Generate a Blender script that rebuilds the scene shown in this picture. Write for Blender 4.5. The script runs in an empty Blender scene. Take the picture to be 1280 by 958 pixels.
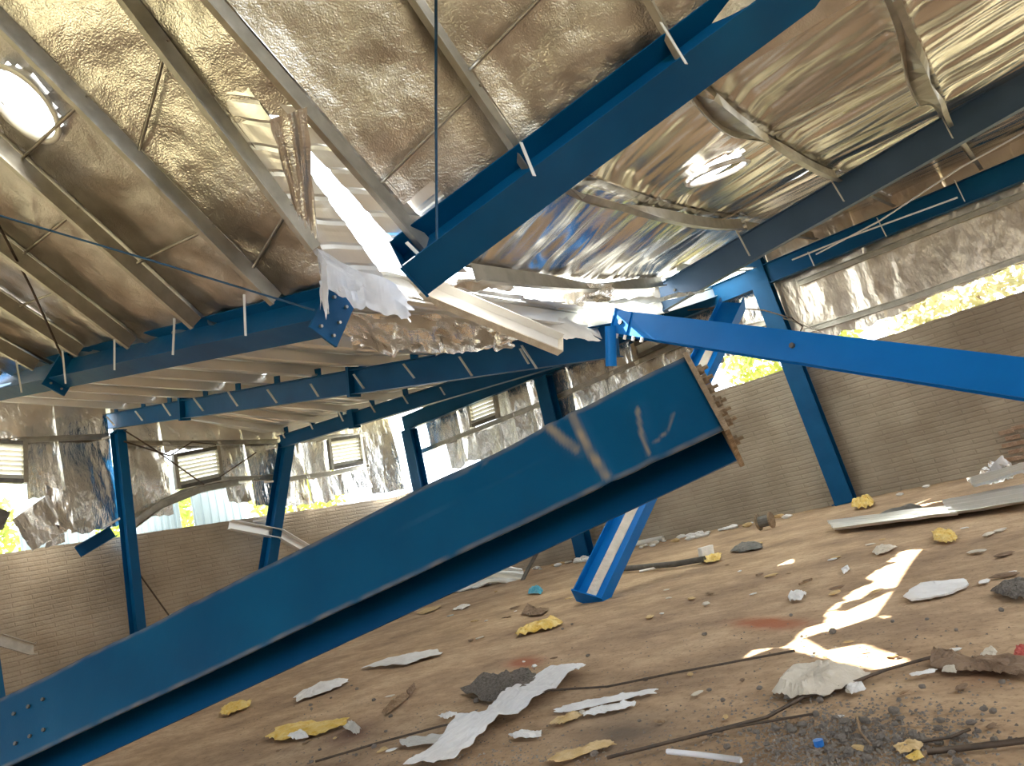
import bpy, math, random
from mathutils import Vector, Matrix, noise
random.seed(11)
V = Vector
scene = bpy.context.scene
C = scene.collection

# ------------------------------------------------------------------ camera
# axes: X along the side wall (left in view), Y along the end wall (right in view), Z up
FPX, EYE = 960.0, 1.1
_a, _p, _r = math.radians(37.5), math.radians(10.8), math.radians(14.0)
_g = V((math.cos(_a), math.sin(_a), 0)); _r0 = V((math.sin(_a), -math.cos(_a), 0)); _z = V((0, 0, 1))
CF = math.cos(_p) * _g + math.sin(_p) * _z
_u0 = -math.sin(_p) * _g + math.cos(_p) * _z
CR = math.cos(_r) * _r0 - math.sin(_r) * _u0
CU = math.sin(_r) * _r0 + math.cos(_r) * _u0
CO = V((0, 0, EYE))
cam_d = bpy.data.cameras.new('camera')
cam_d.sensor_width = 36.0
cam_d.lens = FPX / 1280 * 36
cam_d.clip_end = 300
cam = bpy.data.objects.new('camera', cam_d)
C.objects.link(cam)
cam.matrix_world = Matrix(((CR.x, CU.x, -CF.x, CO.x), (CR.y, CU.y, -CF.y, CO.y), (CR.z, CU.z, -CF.z, CO.z), (0, 0, 0, 1)))
scene.camera = cam

# ------------------------------------------------------------------ light
world = bpy.data.worlds.new('world'); scene.world = world
world.use_nodes = True
bg = world.node_tree.nodes['Background']
bg.inputs['Color'].default_value = (0.86, 0.93, 1.0, 1)
bg.inputs['Strength'].default_value = 2.6
sun_d = bpy.data.lights.new('sun', 'SUN')
sun_d.energy = 16.0
sun_d.color = (1.0, 0.93, 0.80)
sun_d.angle = math.radians(0.6)
sun = bpy.data.objects.new('sun', sun_d); C.objects.link(sun)
SUN = V((0.0, 0.75, 1.0)).normalized()
sun.rotation_euler = SUN.to_track_quat('Z', 'Y').to_euler()
vs = scene.view_settings
vs.view_transform = 'Standard'; vs.look = 'None'; vs.gamma = 1.0; vs.use_curve_mapping = False
vs.exposure = 1.52


# survey helpers: a sight line of the photograph met with a plane of the building
def ray(x, y): return CF + CR * ((x - 640) / FPX) + CU * ((479 - y) / FPX)
def atD(x, y, d): return CO + ray(x, y) * d
def atZ(x, y, h=0.0): v = ray(x, y); return CO + v * ((h - EYE) / v.z)
def atX(x, y, X): v = ray(x, y); return CO + v * (X / v.x)
def atY(x, y, Y): v = ray(x, y); return CO + v * (Y / v.y)

# ------------------------------------------------------------------ materials
def mat(name, col, rough=0.6, metal=0.0, col2=None, nscale=4.0, nstretch=(1, 1, 1), bump=0.0, bscale=20.0,
        bstretch=(1, 1, 1), bump2=0.0, b2scale=90.0, detail=4.0, trans=0.0, lo=0.35, hi=0.65, bdist=0.05, bdet=5.0):
    m = bpy.data.materials.new(name); m.use_nodes = True
    nt = m.node_tree; N = nt.nodes; L = nt.links
    b = N['Principled BSDF']
    b.inputs['Roughness'].default_value = rough; b.inputs['Metallic'].default_value = metal
    b.inputs['Base Color'].default_value = (*col, 1)
    tc = N.new('ShaderNodeTexCoord')
    def nz(scale, st, det):
        mp = N.new('ShaderNodeMapping'); mp.inputs['Scale'].default_value = st
        L.new(tc.outputs['Object'], mp.inputs['Vector'])
        n = N.new('ShaderNodeTexNoise'); n.inputs['Scale'].default_value = scale; n.inputs['Detail'].default_value = det
        L.new(mp.outputs['Vector'], n.inputs['Vector']); return n
    if col2:
        n = nz(nscale, nstretch, detail)
        r = N.new('ShaderNodeValToRGB'); r.color_ramp.elements[0].position = lo; r.color_ramp.elements[1].position = hi
        r.color_ramp.elements[0].color = (*col, 1); r.color_ramp.elements[1].color = (*col2, 1)
        L.new(n.outputs['Fac'], r.inputs['Fac']); L.new(r.outputs['Color'], b.inputs['Base Color'])
    last = None
    if bump:
        n = nz(bscale, bstretch, bdet)
        bp = N.new('ShaderNodeBump'); bp.inputs['Strength'].default_value = bump; bp.inputs['Distance'].default_value = bdist
        L.new(n.outputs['Fac'], bp.inputs['Height']); last = bp
    if bump2:
        n = nz(b2scale, (1, 1, 1), 2.0)
        bp = N.new('ShaderNodeBump'); bp.inputs['Strength'].default_value = bump2; bp.inputs['Distance'].default_value = 0.01
        L.new(n.outputs['Fac'], bp.inputs['Height'])
        if last: L.new(last.outputs['Normal'], bp.inputs['Normal'])
        last = bp
    if last: L.new(last.outputs['Normal'], b.inputs['Normal'])
    if trans:
        t = N.new('ShaderNodeBsdfTranslucent'); t.inputs['Color'].default_value = (*(col2 or col), 1)
        mx = N.new('ShaderNodeMixShader'); mx.inputs['Fac'].default_value = trans
        L.new(b.outputs['BSDF'], mx.inputs[1]); L.new(t.outputs['BSDF'], mx.inputs[2])
        L.new(mx.outputs['Shader'], N['Material Output'].inputs['Surface'])
    return m

BLUE = mat('blue_paint', (0.0, 0.062, 0.175), 0.45, col2=(0.001, 0.082, 0.215), nscale=1.3, bump=0.08, bscale=6, bump2=0.03)
BLUE3 = mat('sunlit_blue_paint', (0.0, 0.14, 0.46), 0.42, col2=(0.002, 0.165, 0.53), nscale=1.3, bump=0.08, bscale=6)  # brighter copy of the blue paint, with sunlight put into the colour
BLUE2 = mat('hazy_blue_paint', (0.035, 0.085, 0.165), 0.5, col2=(0.045, 0.10, 0.19), nscale=1.5, bump=0.06, bscale=5)  # greyed copy of the blue paint, with reflected haze put into the colour
FOIL = mat('foil_dusty', (0.47, 0.44, 0.40), 0.28, 1.0, col2=(0.68, 0.65, 0.61), nscale=2.6, bump=0.42, bscale=5.0, bump2=0.55, b2scale=65, bdist=0.05, bdet=4)
FOILS = mat('foil_streaked', (0.58, 0.55, 0.51), 0.24, 1.0, col2=(0.88, 0.83, 0.76), nscale=1.1, nstretch=(2.4, 0.4, 1), bump=0.8, bscale=1.5, bstretch=(1.7, 0.30, 1.0), bump2=0.12, b2scale=60, bdist=0.16, bdet=1.5)
FOILW = mat('foil_wall', (0.66, 0.63, 0.59), 0.26, 1.0, col2=(0.8, 0.78, 0.74), nscale=1.6, bump=0.8, bscale=3.5, bstretch=(1.6, 1.6, 0.6), bump2=0.2, b2scale=40, bdist=0.08)
FOILT = mat('foil_torn', (0.78, 0.78, 0.80), 0.38, 0.55, col2=(0.92, 0.92, 0.94), nscale=4, bump=0.6, bscale=9, trans=0.6)
GALV = mat('galvanised_steel', (0.38, 0.36, 0.31), 0.38, 0.9, col2=(0.50, 0.475, 0.42), nscale=5, bump=0.1, bscale=8)
GALVW = mat('galvanised_sheet', (0.82, 0.82, 0.80), 0.30, 0.7, col2=(0.90, 0.90, 0.88), nscale=1.2, bump=0.12, bscale=2.5, bstretch=(0.4, 2, 1))
WHITEM = mat('white_metal', (0.78, 0.78, 0.76), 0.45, 0.15, col2=(0.84, 0.84, 0.82), nscale=4, bump=0.15, bscale=6)
CREAM = mat('louver_paint', (0.72, 0.72, 0.66), 0.5, 0.0, col2=(0.66, 0.66, 0.60), nscale=6)
DARKM = mat('dark_frame', (0.10, 0.10, 0.09), 0.6, 0.3, col2=(0.16, 0.15, 0.14), nscale=8)
WIRE = mat('wire', (0.07, 0.055, 0.045), 0.6, 0.4, col2=(0.12, 0.085, 0.06), nscale=20)
RODB = mat('blue_rod', (0.01, 0.06, 0.14), 0.5, 0.2, col2=(0.015, 0.08, 0.17), nscale=20)
CABLE = mat('white_cable', (0.75, 0.77, 0.82), 0.4, col2=(0.8, 0.8, 0.85), nscale=20)
PAPER = mat('paper', (0.80, 0.79, 0.78), 0.85, col2=(0.90, 0.90, 0.90), nscale=8, bump=0.4, bscale=14, trans=0.12)
SACK = mat('woven_sack', (0.60, 0.54, 0.45), 0.9, col2=(0.72, 0.67, 0.58), nscale=5, bump=0.6, bscale=12, bump2=0.4, b2scale=150)
TARP = mat('white_tarp', (0.80, 0.80, 0.82), 0.7, col2=(0.92, 0.92, 0.93), nscale=4, nstretch=(1, 6, 1), bump=0.3, bscale=18)
YELL = mat('yellow_plastic', (0.75, 0.48, 0.07), 0.5, col2=(0.85, 0.66, 0.25), nscale=14, bump=0.6, bscale=24)
TAN = mat('tan_card', (0.55, 0.38, 0.17), 0.85, col2=(0.66, 0.50, 0.28), nscale=12, bump=0.4, bscale=20)
BROWN = mat('brown_rag', (0.20, 0.13, 0.085), 0.95, col2=(0.30, 0.21, 0.14), nscale=9, bump=0.7, bscale=16)
REDC = mat('red_rag', (0.45, 0.08, 0.07), 0.9, col2=(0.55, 0.14, 0.10), nscale=9, bump=0.5, bscale=16)
WOOD = mat('weathered_wood', (0.22, 0.14, 0.08), 0.85, col2=(0.36, 0.24, 0.14), nscale=8, nstretch=(1, 5, 1), bump=0.4, bscale=20)
STONE = mat('grey_stone', (0.16, 0.14, 0.125), 0.95, col2=(0.27, 0.24, 0.21), nscale=18, bump=0.5, bscale=40)
CYAN = mat('cyan_plastic', (0.05, 0.36, 0.55), 0.5, col2=(0.10, 0.45, 0.62), nscale=10, bump=0.3, bscale=20)
RUST = mat('rusty_steel', (0.22, 0.16, 0.10), 0.8, 0.3, col2=(0.36, 0.27, 0.18), nscale=16, bump=0.5, bscale=40)
BRICKM = mat('red_brick', (0.34, 0.22, 0.15), 0.9, col2=(0.42, 0.30, 0.22), nscale=9, bump=0.5, bscale=30)
LEAF = mat('leaf_green', (0.16, 0.26, 0.04), 0.7, col2=(0.42, 0.44, 0.10), nscale=1.8, trans=0.35)
LEAFD = mat('leaf_dry', (0.34, 0.36, 0.16), 0.7, col2=(0.50, 0.46, 0.28), nscale=1.6, trans=0.35)
BARK = mat('bark', (0.13, 0.09, 0.06), 0.9, col2=(0.22, 0.16, 0.11), nscale=6, bump=0.6, bscale=12)
CLAD = mat('outer_cladding', (0.34, 0.46, 0.56), 0.5, 0.0, col2=(0.40, 0.52, 0.62), nscale=1, trans=0.12)
EARTH = mat('outside_earth', (0.36, 0.29, 0.19), 0.95, col2=(0.30, 0.30, 0.14), nscale=0.4, bump=0.4, bscale=3)
PLASTIC = mat('clear_strap', (0.70, 0.68, 0.64), 0.35, col2=(0.78, 0.77, 0.74), nscale=10, trans=0.3)
GRIT = mat('asphalt_grit', (0.13, 0.115, 0.10), 0.95, col2=(0.25, 0.22, 0.19), nscale=60, bump=0.9, bscale=70)


def floor_material():
    m = mat('dirt_floor', (0.30, 0.225, 0.15), 0.92, bump=0.5, bscale=2.2, bump2=0.6, b2scale=38)
    nt = m.node_tree; N = nt.nodes; L = nt.links; b = N['Principled BSDF']
    tc = N.new('ShaderNodeTexCoord')
    def nz(s, st, d=6, rough=0.6):
        mp = N.new('ShaderNodeMapping'); mp.inputs['Scale'].default_value = st
        L.new(tc.outputs['Object'], mp.inputs['Vector'])
        n = N.new('ShaderNodeTexNoise'); n.inputs['Scale'].default_value = s; n.inputs['Detail'].default_value = d
        n.inputs['Roughness'].default_value = rough
        L.new(mp.outputs['Vector'], n.inputs['Vector']); return n
    def ramp(fac, stops):
        r = N.new('ShaderNodeValToRGB'); e = r.color_ramp.elements
        e[0].position, e[0].color = stops[0][0], (*stops[0][1], 1)
        e[1].position, e[1].color = stops[-1][0], (*stops[-1][1], 1)
        for s in stops[1:-1]:
            k = e.new(s[0]); k.color = (*s[1], 1)
        L.new(fac, r.inputs['Fac']); return r
    r1 = ramp(nz(0.9, (1, 1, 1)).outputs['Fac'], [(0.3, (0.30, 0.20, 0.125)), (0.5, (0.49, 0.34, 0.21)), (0.72, (0.63, 0.465, 0.30))])
    r2 = ramp(nz(6.5, (1, 0.55, 1), 8, 0.7).outputs['Fac'], [(0.33, (0.62, 0.58, 0.54)), (0.6, (1.0, 1.0, 1.0))])
    mx = N.new('ShaderNodeMixRGB'); mx.blend_type = 'MULTIPLY'; mx.inputs['Fac'].default_value = 0.8
    L.new(r1.outputs['Color'], mx.inputs['Color1']); L.new(r2.outputs['Color'], mx.inputs['Color2'])
    r3 = ramp(nz(34.0, (1, 1, 1), 4, 0.6).outputs['Fac'], [(0.30, (0.55, 0.52, 0.50)), (0.46, (1.0, 1.0, 1.0))])
    mx3 = N.new('ShaderNodeMixRGB'); mx3.blend_type = 'MULTIPLY'; mx3.inputs['Fac'].default_value = 0.8
    L.new(mx.outputs['Color'], mx3.inputs['Color1']); L.new(r3.outputs['Color'], mx3.inputs['Color2'])
    cur = mx3.outputs['Color']
    # spilt red powder and dark oil stains, each with its own outline on the ground
    spots = [(atZ(655, 826), 0.55, 0.16, (0.33, 0.115, 0.055), 0.75), (atZ(960, 778), 0.75, 0.16, (0.36, 0.12, 0.05), 0.8),
             (atZ(440, 915), 0.9, 0.25, (0.20, 0.11, 0.075), 0.5), (atZ(1235, 835), 0.5, 0.22, (0.24, 0.12, 0.06), 0.5),
             (atZ(780, 915), 0.8, 0.35, (0.17, 0.125, 0.09), 0.45)]
    dn = nz(5.0, (1, 1, 1), 5)
    for p, ra, rb, col, amt in spots:
        mp = N.new('ShaderNodeMapping'); mp.vector_type = 'TEXTURE'
        mp.inputs['Location'].default_value = (p.x, p.y, 0)
        mp.inputs['Rotation'].default_value = (0, 0, math.radians(-35))
        mp.inputs['Scale'].default_value = (rb * 1.6, ra, 1)
        L.new(tc.outputs['Object'], mp.inputs['Vector'])
        gr = N.new('ShaderNodeTexGradient'); gr.gradient_type = 'SPHERICAL'
        L.new(mp.outputs['Vector'], gr.inputs['Vector'])
        ad = N.new('ShaderNodeMath'); ad.operation = 'MULTIPLY_ADD'
        L.new(dn.outputs['Fac'], ad.inputs[0]); ad.inputs[1].default_value = 0.9; ad.inputs[2].default_value = -0.40
        sm = N.new('ShaderNodeMath'); sm.operation = 'MULTIPLY'; sm.use_clamp = True
        su = N.new('ShaderNodeMath'); su.operation = 'ADD'; su.use_clamp = True
        L.new(gr.outputs['Fac'], su.inputs[0]); L.new(ad.outputs[0], su.inputs[1])
        g2 = N.new('ShaderNodeMath'); g2.operation = 'MULTIPLY'; g2.use_clamp = True
        L.new(su.outputs[0], g2.inputs[0]); L.new(gr.outputs['Fac'], g2.inputs[1])
        L.new(g2.outputs[0], sm.inputs[0]); sm.inputs[1].default_value = amt * 2.5
        k = N.new('ShaderNodeMixRGB'); L.new(sm.outputs[0], k.inputs['Fac'])
        L.new(cur, k.inputs['Color1']); k.inputs['Color2'].default_value = (*col, 1)
        cur = k.outputs['Color']
    L.new(cur, b.inputs['Base Color'])
    return m


def masonry_material(name, axis):
    m = mat(name, (0.2, 0.17, 0.13), 0.93)
    nt = m.node_tree; N = nt.nodes; L = nt.links; b = N['Principled BSDF']
    tc = N.new('ShaderNodeTexCoord'); sx = N.new('ShaderNodeSeparateXYZ'); cb = N.new('ShaderNodeCombineXYZ')
    L.new(tc.outputs['Object'], sx.inputs[0])
    L.new(sx.outputs[axis], cb.inputs['X']); L.new(sx.outputs['Z'], cb.inputs['Y'])
    n0 = N.new('ShaderNodeTexNoise'); n0.inputs['Scale'].default_value = 1.4; n0.inputs['Detail'].default_value = 5
    L.new(cb.outputs[0], n0.inputs['Vector'])
    wob = N.new('ShaderNodeVectorMath'); wob.operation = 'MULTIPLY_ADD'
    L.new(n0.outputs['Color'], wob.inputs[0]); wob.inputs[1].default_value = (0.05, 0.05, 0); L.new(cb.outputs[0], wob.inputs[2])
    br = N.new('ShaderNodeTexBrick'); br.inputs['Scale'].default_value = 1.0
    br.inputs['Brick Width'].default_value = 0.8; br.inputs['Row Height'].default_value = 0.105
    br.inputs['Mortar Size'].default_value = 0.022; br.inputs['Mortar Smooth'].default_value = 0.8
    br.inputs['Color1'].default_value = (0.37, 0.325, 0.265, 1); br.inputs['Color2'].default_value = (0.40, 0.355, 0.29, 1)
    br.inputs['Mortar'].default_value = (0.35, 0.305, 0.25, 1)
    L.new(wob.outputs[0], br.inputs['Vector'])
    r = N.new('ShaderNodeValToRGB'); r.color_ramp.elements[0].position = 0.34; r.color_ramp.elements[1].position = 0.62
    r.color_ramp.elements[0].color = (0.60, 0.55, 0.50, 1); r.color_ramp.elements[1].color = (1.08, 1.05, 1.0, 1)
    n1 = N.new('ShaderNodeTexNoise'); n1.inputs['Scale'].default_value = 0.55; n1.inputs['Detail'].default_value = 6
    L.new(cb.outputs[0], n1.inputs['Vector']); L.new(n1.outputs['Fac'], r.inputs['Fac'])
    mx = N.new('ShaderNodeMixRGB'); mx.blend_type = 'MULTIPLY'; mx.inputs['Fac'].default_value = 0.85
    L.new(br.outputs['Color'], mx.inputs['Color1']); L.new(r.outputs['Color'], mx.inputs['Color2'])
    L.new(mx.outputs['Color'], b.inputs['Base Color'])
    bp = N.new('ShaderNodeBump'); bp.inputs['Strength'].default_value = 0.5; bp.inputs['Distance'].default_value = 0.02; bp.invert = True
    L.new(br.outputs['Fac'], bp.inputs['Height'])
    n2 = N.new('ShaderNodeTexNoise'); n2.inputs['Scale'].default_value = 14; L.new(cb.outputs[0], n2.inputs['Vector'])
    b2 = N.new('ShaderNodeBump'); b2.inputs['Strength'].default_value = 0.6; b2.inputs['Distance'].default_value = 0.02
    L.new(n2.outputs['Fac'], b2.inputs['Height']); L.new(bp.outputs['Normal'], b2.inputs['Normal'])
    L.new(b2.outputs['Normal'], b.inputs['Normal'])
    return m


def girder_material():
    m = mat('girder_paint', (0.006, 0.12, 0.27), 0.40, bump=0.1, bscale=3, bump2=0.05)
    nt = m.node_tree; N = nt.nodes; L = nt.links; b = N['Principled BSDF']
    tc = N.new('ShaderNodeTexCoord')
    n = N.new('ShaderNodeTexNoise'); n.inputs['Scale'].default_value = 1.7; n.inputs['Detail'].default_value = 6
    L.new(tc.outputs['Object'], n.inputs['Vector'])
    r = N.new('ShaderNodeValToRGB'); r.color_ramp.elements[0].position = 0.3; r.color_ramp.elements[1].position = 0.75
    r.color_ramp.elements[0].color = (0.0, 0.052, 0.125, 1); r.color_ramp.elements[1].color = (0.0, 0.075, 0.165, 1)
    L.new(n.outputs['Fac'], r.inputs['Fac'])
    at = N.new('ShaderNodeAttribute'); at.attribute_name = 'rust'
    mx = N.new('ShaderNodeMixRGB'); L.new(at.outputs['Fac'], mx.inputs['Fac'])
    L.new(r.outputs['Color'], mx.inputs['Color1']); mx.inputs['Color2'].default_value = (0.27, 0.215, 0.15, 1)
    L.new(mx.outputs['Color'], b.inputs['Base Color'])
    return m

for _m in (BLUE, BLUE3): _m.node_tree.nodes['Principled BSDF'].inputs['Specular IOR Level'].default_value = 0.18
GIRD_SPEC = 0.14
FLOOR = floor_material(); MASX = masonry_material('masonry_side', 'X'); MASY = masonry_material('masonry_end', 'Y'); GIRD = girder_material()
GIRD.node_tree.nodes['Principled BSDF'].inputs['Specular IOR Level'].default_value = GIRD_SPEC
FOILD = mat('foil_wall_dusty_reflection', (0.60, 0.53, 0.45), 0.36, 1.0, col2=(0.78, 0.71, 0.62), nscale=1.3, bump=0.7, bscale=2.5, bstretch=(1.6, 1.6, 0.7), bump2=0.3, b2scale=30, bdist=0.08, bdet=3)  # warm brown tint paints in the floor's reflection besides dust

# ------------------------------------------------------------------ mesh kit
ORG = {}
class MB:
    def __init__(s): s.v = []; s.f = []
    def add(s, vs, fs):
        o = len(s.v); s.v += [V(v) for v in vs]; s.f += [tuple(i + o for i in f) for f in fs]; return s
    def box(s, o, ax, ay, az, x, y, z):
        ax, ay, az, o = V(ax), V(ay), V(az), V(o)
        vs = [o + ax * x[i] + ay * y[j] + az * z[k] for i in (0, 1) for j in (0, 1) for k in (0, 1)]
        return s.add(vs, [(0, 1, 3, 2), (4, 6, 7, 5), (0, 4, 5, 1), (2, 3, 7, 6), (0, 2, 6, 4), (1, 5, 7, 3)])
    def tube(s, pts, r, n=6, r2=None):
        pts = [V(p) for p in pts]; rings = []
        for i, p in enumerate(pts):
            d = (pts[min(i + 1, len(pts) - 1)] - pts[max(i - 1, 0)]).normalized()
            u = d.cross(V((0.13, 0.21, 0.97))).normalized(); w = d.cross(u)
            rr = r if r2 is None else r + (r2 - r) * i / (len(pts) - 1)
            rings.append([p + (u * math.cos(6.2832 * k / n) + w * math.sin(6.2832 * k / n)) * rr for k in range(n)])
        vs = [q for g in rings for q in g]; fs = []
        for i in range(len(pts) - 1):
            for k in range(n):
                a, b = i * n + k, i * n + (k + 1) % n
                fs.append((a, b, b + n, a + n))
        fs.append(tuple(range(n))); e = (len(pts) - 1) * n; fs.append(tuple(e + k for k in reversed(range(n))))
        return s.add(vs, fs)
    def extrude(s, prof, path, ys, zs, closed=True):
        """open profile (list of (y,z)) carried along a path with its own frame at each point"""
        n = len(prof); vs = []
        for p, y, z in zip(path, ys, zs):
            for a, b in prof: vs.append(p + y * a + z * b)
        fs = []
        for i in range(len(path) - 1):
            for k in range(n - (0 if closed else 1)):
                a, b = i * n + k, i * n + (k + 1) % n
                fs.append((a, b, b + n, a + n))
        if closed:
            fs.append(tuple(range(n))); e = (len(path) - 1) * n; fs.append(tuple(e + k for k in reversed(range(n))))
        return s.add(vs, fs)
    def grid(s, P, nu, nv, mask=None):
        vs = [P(i / nu, j / nv) for i in range(nu + 1) for j in range(nv + 1)]
        fs = []
        for i in range(nu):
            for j in range(nv):
                if mask and not mask((i + .5) / nu, (j + .5) / nv): continue
                a = i * (nv + 1) + j
                fs.append((a, a + 1, a + nv + 2, a + nv + 1))
        return s.add(vs, fs)
    def build(s, name, m, parent=None, smooth=False, thick=0.0, base=None, bevel=0.0):
        if parent is not None: o0 = ORG[parent.name]
        elif base is not None: o0 = V(base)
        else:
            lo = [min(v[k] for v in s.v) for k in range(3)]; hi = [max(v[k] for v in s.v) for k in range(3)]
            o0 = V(((lo[0] + hi[0]) / 2, (lo[1] + hi[1]) / 2, lo[2]))
        me = bpy.data.meshes.new(name)
        me.from_pydata([tuple(v - o0) for v in s.v], [], s.f)
        me.update()
        if smooth: me.polygons.foreach_set('use_smooth', [True] * len(me.polygons))
        me.materials.append(m)
        o = bpy.data.objects.new(name, me); C.objects.link(o)
        if parent is not None: o.parent = parent
        else: o.location = o0
        ORG[o.name] = o0
        if thick:
            sd = o.modifiers.new('thickness', 'SOLIDIFY'); sd.thickness = thick; sd.offset = 0
        if bevel:
            bv = o.modifiers.new('edge', 'BEVEL'); bv.width = bevel; bv.segments = 2; bv.limit_method = 'ANGLE'
        return o

def tag(o, label=None, cat=None, group=None, kind=None):
    if label: o['label'] = label
    if cat: o['category'] = cat
    if group: o['group'] = group
    if kind: o['kind'] = kind
    return o

def empty(name, loc, label=None, cat=None, group=None, kind=None):
    o = bpy.data.objects.new(name, None); C.objects.link(o); o.location = V(loc); o.empty_display_size = 0.1
    ORG[o.name] = V(loc)
    return tag(o, label, cat, group, kind)

def nz(p, s=1.0): return noise.noise(V(p) * s)
def ridge(p, s=1.0): return 1 - 2 * abs(noise.noise(V(p) * s))
def lerp(a, b, t): return a + (b - a) * t
def frame(a, up):
    a = a.normalized(); up = (up - a * up.dot(a)).normalized(); return a, a.cross(up).normalized(), up

# ------------------------------------------------------------------ the setting
XR, YL = 18.2, 20.1
mb = MB()
def fl(u, v):
    x, y = lerp(-8.6, XR + 0.3, u), lerp(-7.6, YL + 0.3, v)
    z = 0.012 * nz((x, y, 0), 0.8) + 0.006 * nz((x, y, 3), 2.7)
    return V((x, y, z - 0.012))
mb.grid(fl, 180, 180)
floor = tag(mb.build('floor', FLOOR, base=(0, 0, 0), smooth=True), 'brown dirt covered concrete floor strewn with debris', 'floor', kind='structure')
gm = MB().grid(lambda u, v: V((lerp(-60, 90, u), lerp(-60, 90, v), -0.15)), 4, 4)
tag(gm.build('ground', EARTH, base=(0, 0, -0.15)), 'sunlit earth outside the building', 'ground', kind='structure')

def masonry(name, m, P, n, label, dirn):
    """wall slab with a slightly ragged top"""
    mb = MB(); t = 0.23
    def top(s): return 3.38 + 0.03 * nz((s * 1.7, 3, 0)) + 0.02 * nz((s * 6, 1, 0))
    N_ = 90
    vs = []
    for i in range(N_ + 1):
        q, s = P(i / N_); tz = top(s) + (0.22 * (1 - i / N_) if dirn == 'L' else 0)
        vs += [q, q + V((0, 0, tz)), q + n * t + V((0, 0, tz)), q + n * t]
    fs = []
    for i in range(N_):
        a = i * 4; b = a + 4
        fs += [(a, a + 1, b + 1, b), (a + 1, a + 2, b + 2, b + 1), (a + 2, a + 3, b + 3, b + 2)]
    fs += [(0, 3, 2, 1), (N_ * 4, N_ * 4 + 1, N_ * 4 + 2, N_ * 4 + 3)]
    mb.add(vs, fs)
    return tag(mb.build(name, m, base=(0, 0, 0)), label, 'wall', kind='structure')

wall_r = masonry('wall_right', MASY, lambda t: (V((XR, lerp(-7.4, YL + 0.23, t), -0.1)), lerp(-7.4, YL, t)), V((1, 0, 0)), 'long grey brick end wall with stained courses behind the fallen beams', 'R')
wall_l = masonry('wall_left', MASX, lambda t: (V((lerp(-1, XR, t), YL, -0.1)), lerp(-1, XR, t)), V((0, 1, 0)), 'dark brown masonry side wall below the louvers', 'L')
# exposed brick ends in the end wall
for k, (px, py) in enumerate([(1258, 540), (1266, 547), (1262, 556), (1270, 564), (1264, 574), (1272, 582), (1274, 534), (1277, 553), (1276, 572)]):
    q = atX(px, py, XR)
    MB().box(q, (1, 0, 0), (0, 1, 0), (0, 0, 1), (-0.05 - 0.03 * random.random(), 0.04), (-0.13, 0.13), (-0.04, 0.04)).build('brick', BRICKM, wall_r, bevel=0.008)

# the rest of the hall, behind and beside the viewer
def shell_wall(name, m, box_list, label):
    mb = MB()
    for lo, hi in box_list: mb.box((0, 0, 0), (1, 0, 0), (0, 1, 0), (0, 0, 1), (lo[0], hi[0]), (lo[1], hi[1]), (lo[2], hi[2]))
    return tag(mb.build(name, m, base=(0, 0, 0)), label, 'wall', kind='structure')
wall_b = shell_wall('wall_back', MASY, [((-8.3, -7.2, -0.1), (-8.07, 2.0, 3.4)), ((-8.3, 7.5, -0.1), (-8.07, YL, 3.4))], 'masonry end wall behind the viewer with a wide doorway')
wall_n = shell_wall('wall_near', MASX, [((-8.3, -7.4, -0.1), (XR, -7.17, 3.4))], 'masonry side wall beside the viewer')
shell_wall('wall_left', MASX, [((-8.3, YL, -0.1), (-1.0, YL + 0.23, 3.5))], 'masonry side wall continuing behind the viewer')
MB().grid(lambda u, v: V((-8.1 + 0.05 * nz((0, u * 20, v * 4)), lerp(-7.2, YL, u), lerp(4.1, 8.4, v))), 60, 12).build('foil_panel', FOILW, wall_b, smooth=True)
MB().grid(lambda u, v: V((lerp(-8.2, XR, u), -7.1 + 0.05 * nz((u * 20, 3, v * 4)), lerp(4.0, 6.6, v))), 60, 12).build('foil_panel', FOILW, wall_n, smooth=True)
MB().grid(lambda u, v: V((lerp(-8.2, 4.2, u), 20.0 + 0.05 * nz((u * 20, 5, v * 4)), lerp(4.0, 7.6, v))), 40, 12).build('foil_panel', FOILW, wall_l, smooth=True)

# girts
CPROF = [(-0.03, -0.07), (0.03, -0.07), (0.03, -0.05), (-0.015, -0.05), (-0.015, 0.05), (0.03, 0.05), (0.03, 0.07), (-0.03, 0.07)]
def rail(name, path, y, z, m, parent, prof=CPROF):
    path = [V(p) for p in path]
    return MB().extrude(prof, path, [V(y)] * len(path), [V(z)] * len(path)).build(name, m, parent)
for pts in ([(18.0, 18.5, 4.42), (18.0, 12.9, 4.52), (18.0, 8.2, 4.72), (17.98, 6.0, 4.45)],
            [(18.0, 18.5, 5.35), (18.0, 15.8, 5.38), (18.0, 13.9, 5.42)],
            [(18.0, 5.2, 3.95), (18.0, 3.08, 3.86), (18.0, -1.0, 3.9)],
            [(18.0, 5.0, 5.05), (18.0, 2.0, 5.06), (18.0, -1.5, 5.05)]):
    rail('girt', pts, (-1, 0, 0), (0, 0, 1), GALV, wall_r)
for pts in ([(4.5, 19.9, 5.9), (6.9, 19.9, 5.98), (8.9, 19.9, 5.95)], [(9.1, 19.9, 3.75), (10.5, 19.9, 4.28), (11.9, 19.9, 4.5), (13.6, 19.9, 4.42)],
            [(13.7, 19.9, 4.3), (15.5, 19.9, 4.33), (18.0, 19.9, 4.5)], [(9.1, 19.9, 5.75), (11.2, 19.9, 5.62), (13.8, 19.9, 5.5)],
            [(13.9, 19.9, 5.45), (16, 19.9, 5.52), (18.0, 19.9, 5.5)]):
    rail('girt', pts, (0, -1, 0), (0, 0, 1), GALV, wall_l)

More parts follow.
